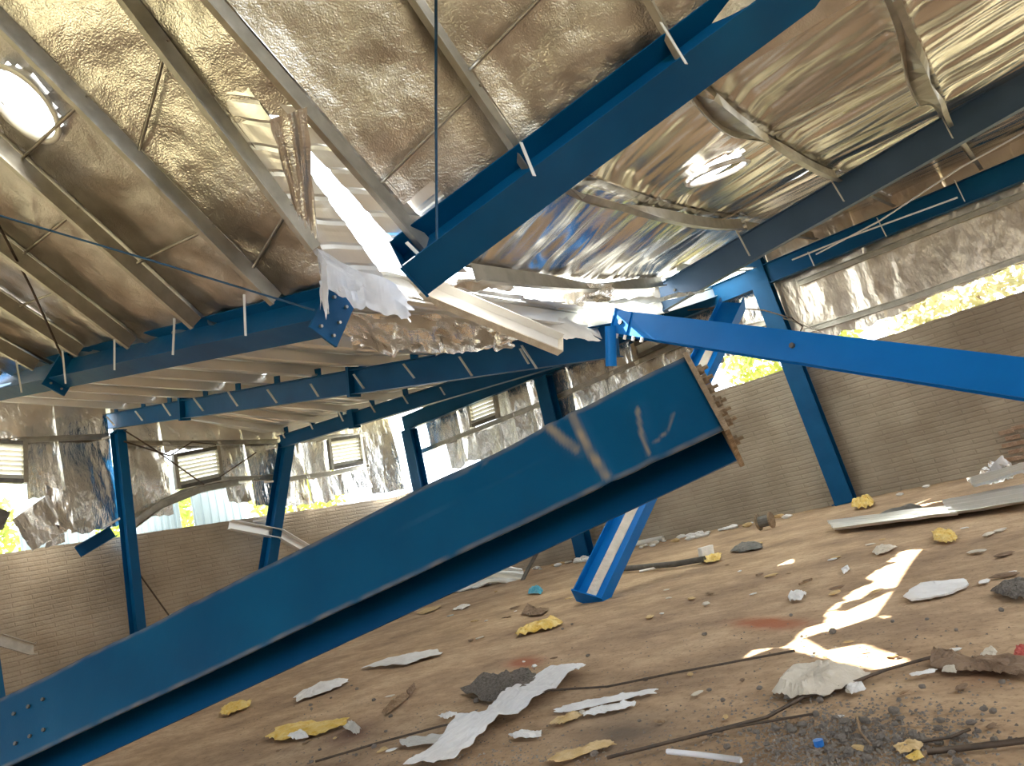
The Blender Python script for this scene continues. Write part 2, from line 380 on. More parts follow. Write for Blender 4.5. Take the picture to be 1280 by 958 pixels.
# foil lining of the walls: hung strips with creased faces and torn lower hems
def strip(wall, side, s0, s1, z0, z1, seed, amp=0.06, off=0.0, slant=0.0, seamoff=0.0, lap=0.05, peel=0.0, m=None):
    s0 -= lap; s1 += lap
    def P(u, v):
        s = lerp(s0, s1, u)
        zb = z0 + 0.10 * nz((s * 2.3, seed, 0)) + 0.05 * nz((s * 7, seed, 5)) + slant * (u - 0.5)
        z = lerp(zb, z1, v)
        d = seamoff + amp * (nz((s * 1.4, z * 0.8, seed)) + 0.7 * ridge((s * 2.2 + z * 0.6, z * 0.7, seed + 9)) * (1.1 - v) - 0.3) + off
        edge = 0.02 * math.cos(6.283 * u)
        return V((18.1 - d - edge, s, z)) if side == 'R' else V((s, 20.0 - d - edge - peel * u, z))
    nu = max(10, int(abs(s1 - s0) / 0.06)); nv = max(8, int((z1 - z0) / 0.08))
    return MB().grid(P, nu, nv).build('foil_panel', m or FOILW, wall, smooth=True)
R_strips = [(17.05, 17.75, 4.40, 6.2), (16.35, 17.0, 3.55, 6.2), (15.75, 16.3, 3.6, 6.2), (14.75, 15.7, 3.42, 4.45), (14.05, 14.72, 3.4, 6.2),
            (13.35, 14.02, 3.4, 6.2), (12.62, 13.3, 3.4, 6.2), (11.9, 12.58, 3.4, 6.2), (11.15, 11.86, 3.4, 6.2), (10.4, 11.1, 3.4, 6.2), (9.65, 10.36, 3.4, 6.2),
            (8.9, 9.6, 3.42, 6.2), (8.15, 8.85, 3.5, 6.2), (7.3, 8.1, 3.9, 6.2), (6.45, 7.25, 4.0, 6.2), (5.6, 6.4, 4.0, 6.2),
            (4.55, 5.55, 3.62, 6.2), (3.55, 4.5, 3.62, 6.2), (2.95, 3.5, 3.66, 6.2), (1.7, 2.92, 3.76, 6.2), (0.35, 1.66, 3.78, 6.2), (-1.2, 0.3, 3.8, 6.2), (-3.2, -1.25, 3.8, 6.2)]
for k, (a, b, z0, z1) in enumerate(R_strips): strip(wall_r, 'R', a, b, z0, z1, k * 3.1, 0.06 if a > 5 else 0.045, seamoff=0.05 * (k % 2), m=FOILD if a < 5.5 else None)
L_strips = [(4.2, 6.0, 3.75, 7.0), (6.0, 6.95, 6.05, 7.0), (6.98, 7.75, 4.55, 7.0), (7.75, 8.85, 3.62, 7.0), (9.1, 10.25, 3.75, 6.8), (10.3, 11.9, 5.45, 6.6),
            (11.95, 12.7, 3.85, 6.2), (12.75, 13.7, 3.6, 6.1), (13.75, 14.6, 3.5, 6.0), (14.65, 15.5, 3.5, 6.0), (15.5, 17.05, 5.5, 6.0), (15.5, 16.1, 3.6, 4.3), (16.45, 17.05, 3.75, 4.35), (17.1, 18.0, 3.45, 6.0)]
for k, (a, b, z0, z1) in enumerate(L_strips): strip(wall_l, 'L', a, b, z0, z1, 50 + k * 2.7, 0.09, seamoff=0.05 * (k % 2), peel=0.5 if k == 13 else 0.0)

# louvered vents
def louver(name, corners, n, label):
    tl, tr, br, bl = corners
    cx = (tl + tr + br + bl) / 4
    root = empty(name, (cx.x, cx.y, min(bl.z, br.z)), label, 'louver', kind='structure')
    xx = (tr - tl).normalized(); yy = ((tl - bl)).normalized(); nn = V(n)
    W = (tr - tl).length; H = (tl - bl).length
    for nm, o, x, y in (('frame_side', bl, (-0.05, 0.05), (-0.05, H + 0.05)), ('frame_side', bl, (W - 0.05, W + 0.05), (-0.05, H + 0.05)),
                        ('frame_rail', bl, (0.05, W - 0.05), (-0.06, 0.04)), ('frame_rail', bl, (0.05, W - 0.05), (H - 0.04, H + 0.06))):
        MB().box(o, xx, yy, nn, x, y, (-0.04, 0.10)).build(nm, DARKM if nm == 'frame_rail' else GALV, root)
    k = 7; h = (H - 0.08) / k
    for i in range(k):
        o = bl + yy * (0.04 + h * (i + 0.5))
        a = math.radians(38)
        y2 = yy * math.cos(a) + nn * math.sin(a); z2 = nn * math.cos(a) - yy * math.sin(a)
        MB().box(o, xx, y2, z2, (0.05, W - 0.05), (-h * 0.50, h * 0.50), (-0.006, 0.006)).build('slat', CREAM, root)
    return root
nl = (0, -1, 0); nr = (-1, 0, 0)
Yw = 19.8
louver('window_1', [atY(-32, 552, Yw), atY(30, 556, Yw), atY(30, 601, Yw), atY(-32, 600, Yw)], nl, 'cream louver vent cut by the left edge of the photo')
louver('window_2', [atY(217, 571, Yw), atY(271, 561, Yw), atY(276, 597, Yw), atY(222, 610, Yw)], nl, 'tilted cream louver vent between the two tall blue side columns')
louver('window_3', [atY(410, 552, Yw), atY(449, 546, Yw), atY(453, 578, Yw), atY(414, 586, Yw)], nl, 'small cream louver vent beside the corner post')
louver('window_4', [atX(586, 496, 17.9), atX(618, 483, 17.9), atX(622, 519, 17.9), atX(591, 532, 17.9)], nr, 'narrow louver vent high in the end wall right of the corner')
louver('window_5', [atX(793, 432, 17.9), atX(835, 412, 17.9), atX(840, 428, 17.9), atX(797, 446, 17.9)], nr, 'louver vent under the bright blue fallen beam')

# ------------------------------------------------------------------ steel frames
def isec(root, A, B, up, d0, d1, bf, m=BLUE, tw=0.012, tf=0.014, names=('web', 'top_flange', 'bottom_flange')):
    """A,B run along the outer face of the bottom flange; depth d0 at A, d1 at B"""
    A, B, up = V(A), V(B), V(up)
    a, w, u = frame(B - A, up); Ln = (B - A).length
    def tap(y0, y1, za, zb, zc, zd):
        vs = []
        for x, z0, z1 in ((0, za, zb), (Ln, zc, zd)):
            for y in (y0, y1):
                for z in (z0, z1): vs.append(A + a * x + w * y + u * z)
        return MB().add(vs, [(0, 1, 3, 2), (4, 6, 7, 5), (0, 4, 5, 1), (2, 3, 7, 6), (0, 2, 6, 4), (1, 5, 7, 3)])
    tap(-tw / 2, tw / 2, tf, d0 - tf, tf, d1 - tf).build(names[0], m, root)
    tap(-bf / 2, bf / 2, d0 - tf, d0, d1 - tf, d1).build(names[1], m, root)
    tap(-bf / 2, bf / 2, 0, tf, 0, tf).build(names[2], m, root)
    return a, w, u, Ln

def plate(root, name, o, ax, ay, az, x, y, z, m=BLUE): return MB().box(o, ax, ay, az, x, y, z).build(name, m, root)
def bolt(root, p, d, r=0.016, l=0.03, m=GALV):
    d = V(d).normalized(); return MB().tube([p, p + d * l], r, 6).build('bolt', m, root)
def brace(root, p, q, m=GALV, w=0.035):
    p, q = V(p), V(q); a, y, z = frame(q - p, V((0.2, 0.9, 0.3)))
    return MB().box(p, a, y, z, (0, (q - p).length), (-w / 2, w / 2), (-0.004, 0.004)).build('flange_brace', m, root)

# near frame, left half (under the dusty foil roof)
A, B = atX(408, 409, 4.5), atX(0, 494, 4.5)
dirL = (B - A).normalized(); B2 = B + dirL * 2.5
upL = V((0.50, 0, 0.86))
r = empty('rafter', (4.5, A.y, A.z), 'blue rafter under the dusty foil roof, with diamond end plate hanging free', 'rafter')
SPL = (atX(72, 490, 4.5) - A).length
a, w, u, Ln = isec(r, A, A + dirL * SPL, upL, 0.40, 0.44, 0.27)
isec(r, A + dirL * (SPL + 0.03), B2, upL, 0.44, 0.46, 0.27, names=('outer_web', 'outer_top_flange', 'outer_bottom_flange'))
ep = plate(r, 'end_plate', A, a, w, u, (-0.03, 0), (-0.17, 0.17), (-0.12, 0.47))
for y in (-0.08, 0.08):
    for z in (-0.05, 0.10, 0.28): bolt(ep, A + a * -0.03 + w * y + u * z, -a)
sp = plate(r, 'splice_plate', A + a * SPL, a, w, u, (-0.015, 0.03), (-0.17, 0.17), (-0.12, 0.50))
for y in (-0.08, 0.08): bolt(sp, A + a * (SPL - 0.015) + w * y + u * -0.05, -a); bolt(sp, A + a * (SPL + 0.03) + w * y + u * -0.05, a)
L1 = (A, a, w, u)
for p0, p1 in (((305, 368), (307, 420)), ((218, 398), (216, 444)), ((143, 424), (143, 463)), ((78, 438), (82, 480)), ((20, 450), (27, 491))): brace(r, atX(*p0, 4.18), atX(*p1, 4.18), WHITEM, 0.022)
# near frame, right half
A, B = atX(519, 351, 4.95), atX(1020, -22, 6.75)
dirU = (B - A).normalized()
upU = V((0.44, 0.0, 0.90))
r2 = empty('rafter', A, 'large dark blue rafter crossing the foil roof at the top of the photo', 'rafter')
a, w, u, Ln = isec(r2, A, B + dirU * 1.5, upU, 0.42, 0.42, 0.44)
plate(r2, 'end_plate', A, a, w, u, (-0.025, 0), (-0.23, 0.23), (-0.02, 0.44))
UR = (A, a, w, u, Ln)
brace(r2, atX(651, 178, 5.3), atX(668, 220, 5.28), WHITEM); brace(r2, atX(826, 28, 5.9), atX(858, 80, 5.9), WHITEM)
brace(r2, atX(508, 303, 4.9), atX(523, 318, 4.95), WHITEM)

# second frame, left half with its column
r3 = empty('rafter', (9, 19.8, 6.1), 'long blue rafter sloping down from the nearest side column, with white braces', 'rafter')
A, B = atX(134, 537, 9), atX(775, 446, 9)
a, w, u, Ln = isec(r3, A, B, (0, 0, 1), 0.40, 0.46, 0.20)
for px, py in ((231, 523), (443, 499)):
    q = atX(px, py, 9); t = (q - A).dot(a)
    for dx in (-0.025, 0.015): plate(r3, 'splice_plate', A + a * t, a, w, u, (dx - 0.018, dx + 0.018), (-0.13, 0.13), (-0.05, 0.50))
for px in (146, 180, 213, 258, 299, 348, 399, 455, 520, 590):
    q = atX(px, 530 - (px - 135) * 0.142, 9); t = (q - A).dot(a)
    plate(r3, 'purlin_cleat', A + a * t, a, w, u, (-0.09, 0.09), (-0.01, 0.012), (0.40, 0.58))
for p0, p1 in (((133, 521), (143, 532)), ((169, 514), (178, 526)), ((203, 505), (213, 520)), ((242, 498), (254, 514)), ((285, 490), (297, 508)), ((334, 487), (346, 504)), ((388, 480), (398, 496)),
               ((442, 468), (455, 486)), ((504, 455), (518, 473)), ((574, 446), (590, 470)), ((652, 432), (671, 461)), ((650, 436), (661, 455))):
    brace(r3, atX(*p0, 8.86), atX(*p1, 8.86), WHITEM, 0.04)

# third frame, left half
r4 = empty('rafter', (13.4, 19, 5.2), 'blue rafter farther back, partly hidden below the long braced rafter', 'rafter')
A, B = atX(352, 560, 13.4), atX(700, 458, 13.4)
a, w, u, Ln = isec(r4, A, B, (0, 0, 1), 0.36, 0.40, 0.2)
for px, py in ((443, 531),):
    q = atX(px, py, 13.4); t = (q - A).dot(a)
    plate(r4, 'splice_plate', A + a * t, a, w, u, (-0.11, 0.11), (-0.12, 0.12), (-0.05, 0.46))
for px in (360, 393, 428, 468, 510): 
    q = atX(px, 556 - (px - 355) * 0.293, 13.4); t = (q - A).dot(a)
    plate(r4, 'purlin_cleat', A + a * t, a, w, u, (-0.09, 0.09), (-0.01, 0.012), (0.36, 0.56))
for p0, p1 in (((348, 534), (356, 548)), ((385, 524), (391, 537)), ((420, 508), (429, 527)), ((461, 503), (469, 516)), ((503, 494), (510, 505)), ((550, 484), (556, 494))):
    brace(r4, atX(*p0, 13.25), atX(*p1, 13.25), WHITEM, 0.045)
# third frame, right half
r5 = empty('rafter', atX(832, 388, 13.4), 'grey blue rafter rising to the right edge, with its cut end above the bright beam', 'rafter')
A, B = atX(832, 388, 13.4), atX(1300, 124, 13.4)
a, w, u, Ln = isec(r5, A, B + (B - A).normalized() * 2, (-0.1, 0, 1), 0.50, 0.50, 0.2, BLUE2)
plate(r5, 'end_plate', A, a, w, u, (-0.03, 0), (-0.12, 0.12), (-0.04, 0.56), BLUE2)
bolt(r5, A + a * 0.35 + w * (0.01 if w.x < 0 else -0.01) + u * 0.25, (-1, 0, 0), 0.03, 0.03, DARKM)
for p0, p1 in (((914, 276), (937, 320)), ((1034, 217), (1055, 252)), ((1168, 128), (1191, 173))): brace(r5, atX(*p0, 13.2), atX(*p1, 13.2), WHITEM, 0.05)
VR = (A, a, w, u)
# end frame beam along the end wall
r6 = empty('rafter', (17.7, 9, 5.2), 'blue beam running along the end wall under the roof edge', 'rafter')
A, B = V((17.75, 18.5, 5.22)), V((17.75, -3.0, 5.25))
a, w, u, Ln = isec(r6, A, B, (0, 0, 1), 0.48, 0.48, 0.2)
for p0, p1 in (((1010, 315), (1018, 333)), ((1096, 272), (1108, 296)), ((1193, 225), (1206, 252))): brace(r6, atX(*p0, 17.5), atX(*p1, 17.5), WHITEM, 0.05)

# columns
def column(base, top, up, label, d=0.42, bf=0.22, group=None):
    base, top = V(base), V(top)
    r = empty('column', base, label, 'column', group)
    a, w, u, Ln = isec(r, base, top, up, d, d, bf, names=('web', 'inner_flange', 'outer_flange'))
    plate(r, 'base_plate', base, V((1, 0, 0)), V((0, 1, 0)), V((0, 0, 1)), (-0.24, 0.24), (-0.30, 0.30), (0, 0.025))
    plate(r, 'cap_plate', top, a, w, u, (-0.02, 0.0), (-bf / 2 - 0.02, bf / 2 + 0.02), (-0.02, d + 0.02))
    return r
c1 = column((8.75, 19.85, 0), (9.0, 19.85, 6.0), (0, -1, 0), 'tall blue side column at the left, carrying the braced rafter')
c2 = column((11.75, 19.75, 0), (13.85, 19.75, 5.35), (0, -1, 0), 'blue side column leaning to the right beyond the tall left column', 0.45, 0.30)
c3 = column((17.85, 18.35, 0), (17.85, 18.2, 5.2), (-1, 0, 0), 'blue corner post with a bright gap on its right side', 0.35, 0.42)
c4 = column((17.95, 12.62, 0), (17.95, 12.5, 5.2), (-1, 0, 0), 'blue end wall post showing above and below the fallen girder', 0.35, 0.42)
c5 = column((17.95, 5.45, 0), (17.95, 5.78, 6.0), (-1, 0, 0), 'blue end wall post on the right, crossed by the bright blue beam', 0.30, 0.42)
for c, pts in ((c1, [((126, 662), (150, 648)), ((127, 549), (138, 546))]), (c2, [((316, 652), (331, 650)), ((330, 603), (342, 602)), ((332, 562), (347, 559))])):
    for p0, p1 in pts: brace(c, atY(*p0, 19.35), atY(*p1, 19.35), WHITEM, 0.05)

# ------------------------------------------------------------------ roof
ZP = [(-0.065, -0.08), (-0.065, -0.1), (0.004, -0.1), (0.004, 0.096), (0.065, 0.096), (0.065, 0.08), (0.069, 0.08), (0.069, 0.1), (0.0, 0.1), (0.0, -0.096), (-0.061, -0.096), (-0.061, -0.08)]
def purlin(root, path, nrm, yv=None, m=GALV, prof=ZP, name='purlin'):
    path = [V(p) for p in path]; ys = []; zs = []
    for i, p in enumerate(path):
        d = (path[min(i + 1, len(path) - 1)] - path[max(i - 1, 0)]).normalized()
        n = nrm[i] if isinstance(nrm, list) else nrm
        _, y, z = frame(d, V(n)); ys.append(-y); zs.append(z)
    return MB().extrude(prof, path, ys, zs).build(name, m, root)

def foil(root, ra, rb, u0, u1, nrm, seed, m=FOIL, amp=0.055, off=0.12, mask=None, stretch=(1, 1), v0=0.0, v1=1.0, name='foil_panel', sag=0.0):
    """ruled sheet between two purlin lines, lifted above them and crumpled"""
    La = ((ra(u1) - ra(u0)).length + (rb(u1) - rb(u0)).length) / 2; Lb = (ra(u0) - rb(u0)).length * (v1 - v0)
    nu = max(8, int(La / 0.065)); nv = max(6, int(Lb / 0.065))
    n = V(nrm).normalized()
    def P(u, v):
        uu = lerp(u0, u1, u); vv = lerp(v0, v1, v); q = lerp(ra(uu), rb(uu), vv)
        c = V((q.x * stretch[0], q.y * stretch[1], q.z + seed))
        e = max(0.1, min(1.0, 8 * min(vv, 1 - vv) + 0.15))
        w = nz(c, 0.8) * 1.0 + ridge(c + V((0, c.x * 0.8, 0)), 0.9) * 0.9 + nz(c, 4.0) * 0.10 + ridge(c + V((7, 3, 1)), 2.2) * 0.22
        return q + n * (off + amp * w * e - sag * math.sin(math.pi * vv))
    pm = None if mask is None else (lambda u, v: mask(lerp(u0, u1, u), lerp(v0, v1, v)))
    return MB().grid(P, nu, nv, pm).build(name, m, root, smooth=True)

def seam(root, ra, rb, u, nrm, off=0.085, m=GALV, wdt=0.018):
    n = V(nrm).normalized(); p = ra(u) + n * off; q = rb(u) + n * off
    k = 10; pts = [lerp(p, q, i / k) + n * 0.02 * nz((i * 0.7, u * 9, p.y)) for i in range(k + 1)]
    MB().tube(pts, wdt, 5).build('seam_strip', m, root, smooth=True)

# -- near roof: purlin lines (low end, slope), spaced across the bay
near = []   # (low point, upward direction per metre of -X)
def rail_px(lo, hi, X=None, Y=None):
    q = atX(*lo, X) if X is not None else atY(*lo, Y)
    r_ = atY(*hi, q.y); return q, (r_ - q) / (q.x - r_.x)
near.append((V((4.5, 13.6, 5.50)), V((-1, 0, 0.60)))); near.append((V((4.5, 12.1, 5.20)), V((-1, 0, 0.68))))
near.append(rail_px((100, 440), (0, 375), 4.5)); near.append(rail_px((165, 430), (0, 305), 4.5))
near.append(rail_px((245, 405), (0, 185), 4.5)); near.append(rail_px((345, 375), (0, 25), 4.5))
near.append(rail_px((395, 310), (160, 0), None, 5.2))
near.append(rail_px((536, 312), (265, 0), 5.15)); near.append(rail_px((670, 224), (520, 0), 5.8)); near.append(rail_px((856, 84), (810, 0), 6.45))
near.append((V((6.9, 0.4, 4.95)), V((-1, 0, 1.2)))); near.append((V((7.3, -1.2, 5.1)), V((-1, 0, 1.1))))
XTOP = 0.9
def mkrail(k):
    q, d = near[k]; n = q.x - XTOP
    return lambda u: q + d * (n * (1 - u))
RN = [mkrail(k) for k in range(len(near))]
NN = V((0.70, -0.12, 0.70)).normalized()
ceil_n = empty('ceiling', (2.5, 6, 4), 'sagging near roof of dusty crumpled foil on galvanised purlins', 'roof', kind='structure')
for k, R_ in enumerate(RN):
    purlin(ceil_n, [R_(t / 6) for t in range(7)], NN)
vent_uv = {}
def find_uv(ra, rb, px, n, off):
    best = None
    for i in range(101):
        for j in range(41):
            q = lerp(ra(i / 100), rb(i / 100), j / 40) + n * off - CO
            w = q.dot(CF); x, y = 640 + FPX * q.dot(CR) / w, 479 - FPX * q.dot(CU) / w
            e = (x - px[0]) ** 2 + (y - px[1]) ** 2
            if best is None or e < best[0]: best = (e, i / 100, j / 40)
    return best[1], best[2]
vu, vv_ = find_uv(RN[5], RN[4], (33, 132), NN, 0.12)
VC = lerp(RN[5](vu), RN[4](vu), vv_) + NN * 0.12
VRAD = 0.36
def vmask(u, v):
    q = lerp(RN[5](u), RN[4](u), v) + NN * 0.12
    return (q - VC).length > VRAD
TEAR = 0.60
for k in range(len(RN) - 1):
    if k == 4:
        foil(ceil_n, RN[5], RN[4], 0, 1.06, NN, 4.4, mask=vmask)
    elif k == 6:
        def tmask(u, v): return u < 0.77 + 0.04 * nz((v * 9, 2, 0)) + 0.16 * max(0, min(1, (0.42 - v) * 5))
        foil(ceil_n, RN[6], RN[7], 0, 0.95, NN, 6.1, mask=tmask)
    elif k == 7:
        def t7(u, v): return u < 0.93 or v > 0.25
        foil(ceil_n, RN[7], RN[8], 0, 1.02, NN, 7.7, amp=0.085, mask=t7)
    else:
        foil(ceil_n, RN[k], RN[k + 1], 0, 1.03 if k > 6 else (1.08 if k == 5 else 1.06), NN, k * 1.37, amp=0.05 + 0.04 * (k > 6), v0=-0.02, v1=1.02)
for k, us in ((2, (0.45, 0.8)), (3, (0.4, 0.68)), (4, (0.55, 0.83)), (5, (0.36, 0.66, 0.93)), (6, (0.42,)), (7, (0.46, 0.88)), (8, (0.4, 0.86)), (9, (0.45, 0.8))):
    for uu in us: seam(ceil_n, RN[k], RN[k + 1], uu, NN)

def rear(u, v):
    Y = lerp(-7.3, 20.6, v); k = 0
    zt = 8.0 - 0.15 * abs(Y - 6.5) * 0.9
    # join the upper ends of the sagging purlins
    ends = sorted([(R_(0).y, R_(0).z) for R_ in RN] + [(-7.3, 7.0), (20.6, 7.2)])
    for (y0, z0), (y1, z1) in zip(ends, ends[1:]):
        if y0 <= Y <= y1: k = lerp(z0, z1, (Y - y0) / (y1 - y0 + 1e-9)); break
    return V((lerp(XTOP + 0.05, -8.2, u), Y, lerp(k + 0.05, zt, min(1, u * 2.5)) + 0.08 * nz((u * 14, v * 40, 0))))
MB().grid(rear, 50, 110).build('foil_panel', FOIL, ceil_n, smooth=True)
def side(u, v):
    p = RN[-1](u); q = V((p.x, -7.3, p.z + 0.4)); e = lerp(p, q, v); return e + NN * (0.12 + 0.05 * nz(e, 1.3))
MB().grid(side, 30, 40).build('foil_panel', FOIL, ceil_n, smooth=True)
def side2(u, v):
    p = RN[0](u); q = V((p.x, 20.6, lerp(7.2, 6.3, u))); e = lerp(p, q, v); return e + NN * (0.12 + 0.05 * nz(e, 1.3))
MB().grid(side2, 30, 40).build('foil_panel', FOIL, ceil_n, smooth=True)

def ventilator(name, c, n, rad, label, h=0.34, vanes=True):
    n = n.normalized(); x = n.cross(V((0.3, 0.8, 0.2))).normalized(); y = n.cross(x)
    root = empty(name, c, label, 'roof ventilator')
    def ring(r, z): return [c + (x * math.cos(t * math.pi / 20) + y * math.sin(t * math.pi / 20)) * r + n * z for t in range(40)]
    def band(name, r0, z0, r1, z1, m):
        v = ring(r0, z0) + ring(r1, z1)
        MB().add(v, [(i, (i + 1) % 40, 40 + (i + 1) % 40, 40 + i) for i in range(40)]).build(name, m, root, smooth=True, thick=0.006)
    band('collar_flange', rad + 0.045, -0.03, rad - 0.01, -0.035, WHITEM)
    band('throat', rad - 0.01, -0.035, rad - 0.01, h * 0.4, WHITEM)
    if not vanes: return root
    for k in range(10):
        t = k * math.pi / 5; e = x * math.cos(t) + y * math.sin(t); f = n.cross(e)
        MB().box(c + e * (rad - 0.02), (e * 0.5 + f).normalized(), n, e, (-0.05, 0.05), (h * 0.4, h), (-0.003, 0.003)).build('vane', WHITEM, root)
    band('top_ring', rad + 0.02, h, rad - 0.04, h, WHITEM)
    MB().tube([c - x * rad + n * h * 0.4, c + x * rad + n * h * 0.4], 0.012, 6).build('cross_bar', WHITEM, root)
    return root
ventilator('roof_ventilator', VC, NN, VRAD, 'round white roof ventilator opening at the upper left')

# -- torn strip of roof: bare ribbed sheets on both sides of a split
def ribbed(root, corners, n, ribs, m, name='roof_sheet', amp=0.012, nu=60, nv=14, jag=0.03, seed=0.0):
    """corners a0->a1 is the rib-crossing direction (u); ribs stand across it"""
    a0, a1, b0, b1 = corners
    def P(u, v):
        vj = v + (jag * (nz((u * 9, seed, 1)) + 0.6 * nz((u * 31, seed, 2))) if v > 0.99 else 0)
        q = lerp(lerp(a0, a1, u), lerp(b0, b1, u), vj)
        f = (u * ribs) % 1.0
        h = 1.0 if 0.06 < f < 0.22 else (0.15 if 0.55 < f < 0.62 else 0.0)
        return q + n * (amp * h + 0.02 * nz((u * 3, v * 2, seed)))
    return MB().grid(P, nu, nv).build(name, m, root, thick=0.002)
def roofpt(k0, k1, u, v, off=0.16): return lerp(RN[k0](u), RN[k1](u), v) + NN * off
ribbed(ceil_n, (roofpt(6, 7, 0.70, 1.03), roofpt(6, 7, 1.07, 1.03), roofpt(6, 7, 0.70, 0.42), roofpt(6, 7, 1.07, 0.62)), NN, 9, GALVW, seed=1)
ribbed(ceil_n, (roofpt(6, 7, 0.70, -0.02, 0.14), roofpt(6, 7, 1.08, -0.02, 0.06), roofpt(6, 7, 0.70, 0.42, 0.14), roofpt(6, 7, 1.08, 0.34, 0.05)), NN, 9, GALVW, seed=2)
ribbed(ceil_n, (roofpt(7, 8, 0.86, -0.02, 0.22), roofpt(7, 8, 1.03, -0.02, 0.22), roofpt(7, 8, 0.86, 0.45, 0.22), roofpt(7, 8, 1.03, 0.45, 0.22)), NN, 4, GALVW, seed=3)

# -- middle and far roof, left half: bare sheets on purlins, seen at a flat angle
ceil_ml = empty('ceiling', (6.7, 12, 4.5), 'grey bare metal roof sheets sagging behind the left rafter', 'roof', kind='structure')
LA, La_, Lw, Lu = L1
def L1top(Y): t = (Y - LA.y) / La_.y; return LA + La_ * t + Lu * (0.40 + 0.004 * t)
_A, _B = atX(134, 537, 9), atX(775, 446, 9)
def R1top(Y): t = (Y - _A.y) / (_B.y - _A.y); return lerp(_A, _B, t) + V((0, 0, 0.42 + 0.06 * t))
_A2, _B2 = atX(352, 560, 13.4), atX(700, 458, 13.4)
def R2top(Y): t = (Y - _A2.y) / (_B2.y - _A2.y); return lerp(_A2, _B2, t) + V((0, 0, 0.40 + 0.04 * t))
def Wtop(Y): return V((18.55, Y, 5.70 + 0.02 * (Y - 10)))
UPZ = V((0, 0, 1))
Ys = [20.4 - 1.5 * k for k in range(11)]
def bay(root, fa, fb, Ys, m, wav):
    for i, Y in enumerate(Ys):
        p, q = fa(Y), fb(Y)
        path = [lerp(p, q, t / 6) + V((0, 0, 0.10 - 0.03 * math.sin(math.pi * t / 6))) for t in range(7)]
        purlin(root, path, UPZ, m=GALVW)
        if i < len(Ys) - 1:
            Y2 = Ys[i + 1]; p2, q2 = fa(Y2), fb(Y2)
            def P(u, v):
                e = lerp(lerp(p, p2, v), lerp(q, q2, v), u)
                f = (v * 5.0) % 1.0
                return e + V((0, 0, 0.205 + (0.028 if f < 0.22 else 0) + wav * nz((e.x * 0.6, e.y * 0.6, 2.0))))
            MB().grid(P, 14, 50).build('roof_sheet', m, root)
bay(ceil_ml, L1top, R1top, [y for y in Ys if y > 5.0], GALVW, 0.04)
ribbed(ceil_ml, (L1top(5.45) + V((0.25, 0, 0.24)), R1top(5.45) + V((0, 0, 0.24)), L1top(5.2) + V((0.25, -0.12, 0.16)), R1top(5.2) + V((0, -0.12, 0.16))), V((0, 0, 1)), 5, GALVW, seed=5, jag=0.5)  # edge strip added to narrow the sun patch on the floor
ceil_fl = empty('ceiling', (11, 12, 5), 'dark roof sheets between the braced rafter and the one behind', 'roof', kind='structure')
bay(ceil_fl, R1top, R2top, [y for y in Ys if y > 5.5], GALVW, 0.03)
ceil_el = empty('ceiling', (15.5, 12, 5), 'farthest roof sheets meeting the end wall at the corner', 'roof', kind='structure')
bay(ceil_el, R2top, Wtop, [y for y in Ys if y > 6.0], GALVW, 0.03)

# -- right half: streaked foil on bent purlins from the big rafter to the grey blue one
ceil_mr = empty('ceiling', (9, 2, 4.6), 'bright streaked foil roof with bent purlins on the right', 'roof', kind='structure')
qs = [((592, 341), (828, 352), 5.55), ((722, 236), (928, 281), 6.1), ((885, 112), (1046, 221), 6.7), ((1112, -10), (1184, 152), 7.35)]
rails = []
for lo, hi, X in qs: rails.append((atX(*lo, X), atX(*hi, 13.2)))
d_ = rails[3][0] - rails[2][0]; d2 = rails[3][1] - rails[2][1]
rails.append((rails[3][0] + V((0.5, -1.35, 0.1)), rails[3][1] + d2)); rails.append((rails[4][0] + V((0.5, -1.5, 0.1)), rails[4][1] + d2))
sagz = [-0.10, -0.12, -0.15, -0.18, -0.1, -0.1]
def mk2(k):
    p, q = rails[k]; s = sagz[k]
    return lambda u: lerp(p, q, u) + V((0, 0, s * math.sin(math.pi * min(1, max(0, u)))))
RM = [mk2(k) for k in range(len(rails))]
NM = V((-0.18, -0.05, 1)).normalized()
# bent and twisted purlins
for k, R_ in enumerate(RM):
    path = []; nr = []
    for t in range(25):
        u = t / 24; tw = [0.5, 0.7, 1.3, 1.5, 0.3, 0.3][k] * math.exp(-((u - [0.5, 0.1, 0.12, 0.45, .5, .5][k]) / 0.18) ** 2)
        path.append(R_(u) + V((0, 0, -0.10 * tw * 0.6)) + V((0, 0.06 * tw, 0)))
        nr.append(V((-0.18, -0.05 + math.sin(tw), math.cos(tw))))
    purlin(ceil_mr, path, nr)
vu2, vv2 = find_uv(RM[1], RM[2], (896, 214), NM, 0.12)
VC2 = lerp(RM[1](vu2), RM[2](vu2), vv2) + NM * 0.12
def vmask2(u, v): return (lerp(RM[1](u), RM[2](u), v) + NM * 0.12 - VC2).length > 0.36
for k in range(len(RM) - 1):
    foil(ceil_mr, RM[k], RM[k + 1], -0.02, 1.05, NM, 20 + k * 2.3, m=FOILS, amp=0.085, off=0.12 + 0.025 * (k % 2), v0=-0.05, v1=1.05, stretch=(1.15, 0.32), mask=vmask2 if k == 1 else None)
for k, us in ((1, (0.8,)), (2, (0.35,))):
    for uu in us: seam(ceil_mr, RM[k], RM[k + 1], uu, NM)
MB().grid(lambda u, v: lerp(RM[-1](u), V((RM[-1](u).x, -7.3, 5.6)), v) + V((0, 0, 0.12 + 0.05 * nz((u * 9, v * 9, 1)))), 40, 30).build('foil_panel', FOILS, ceil_mr, smooth=True)
ventilator('roof_ventilator', VC2, NM, 0.36, 'flat oval bright roof ventilator opening in the streaked foil on the right', 0.06, False)
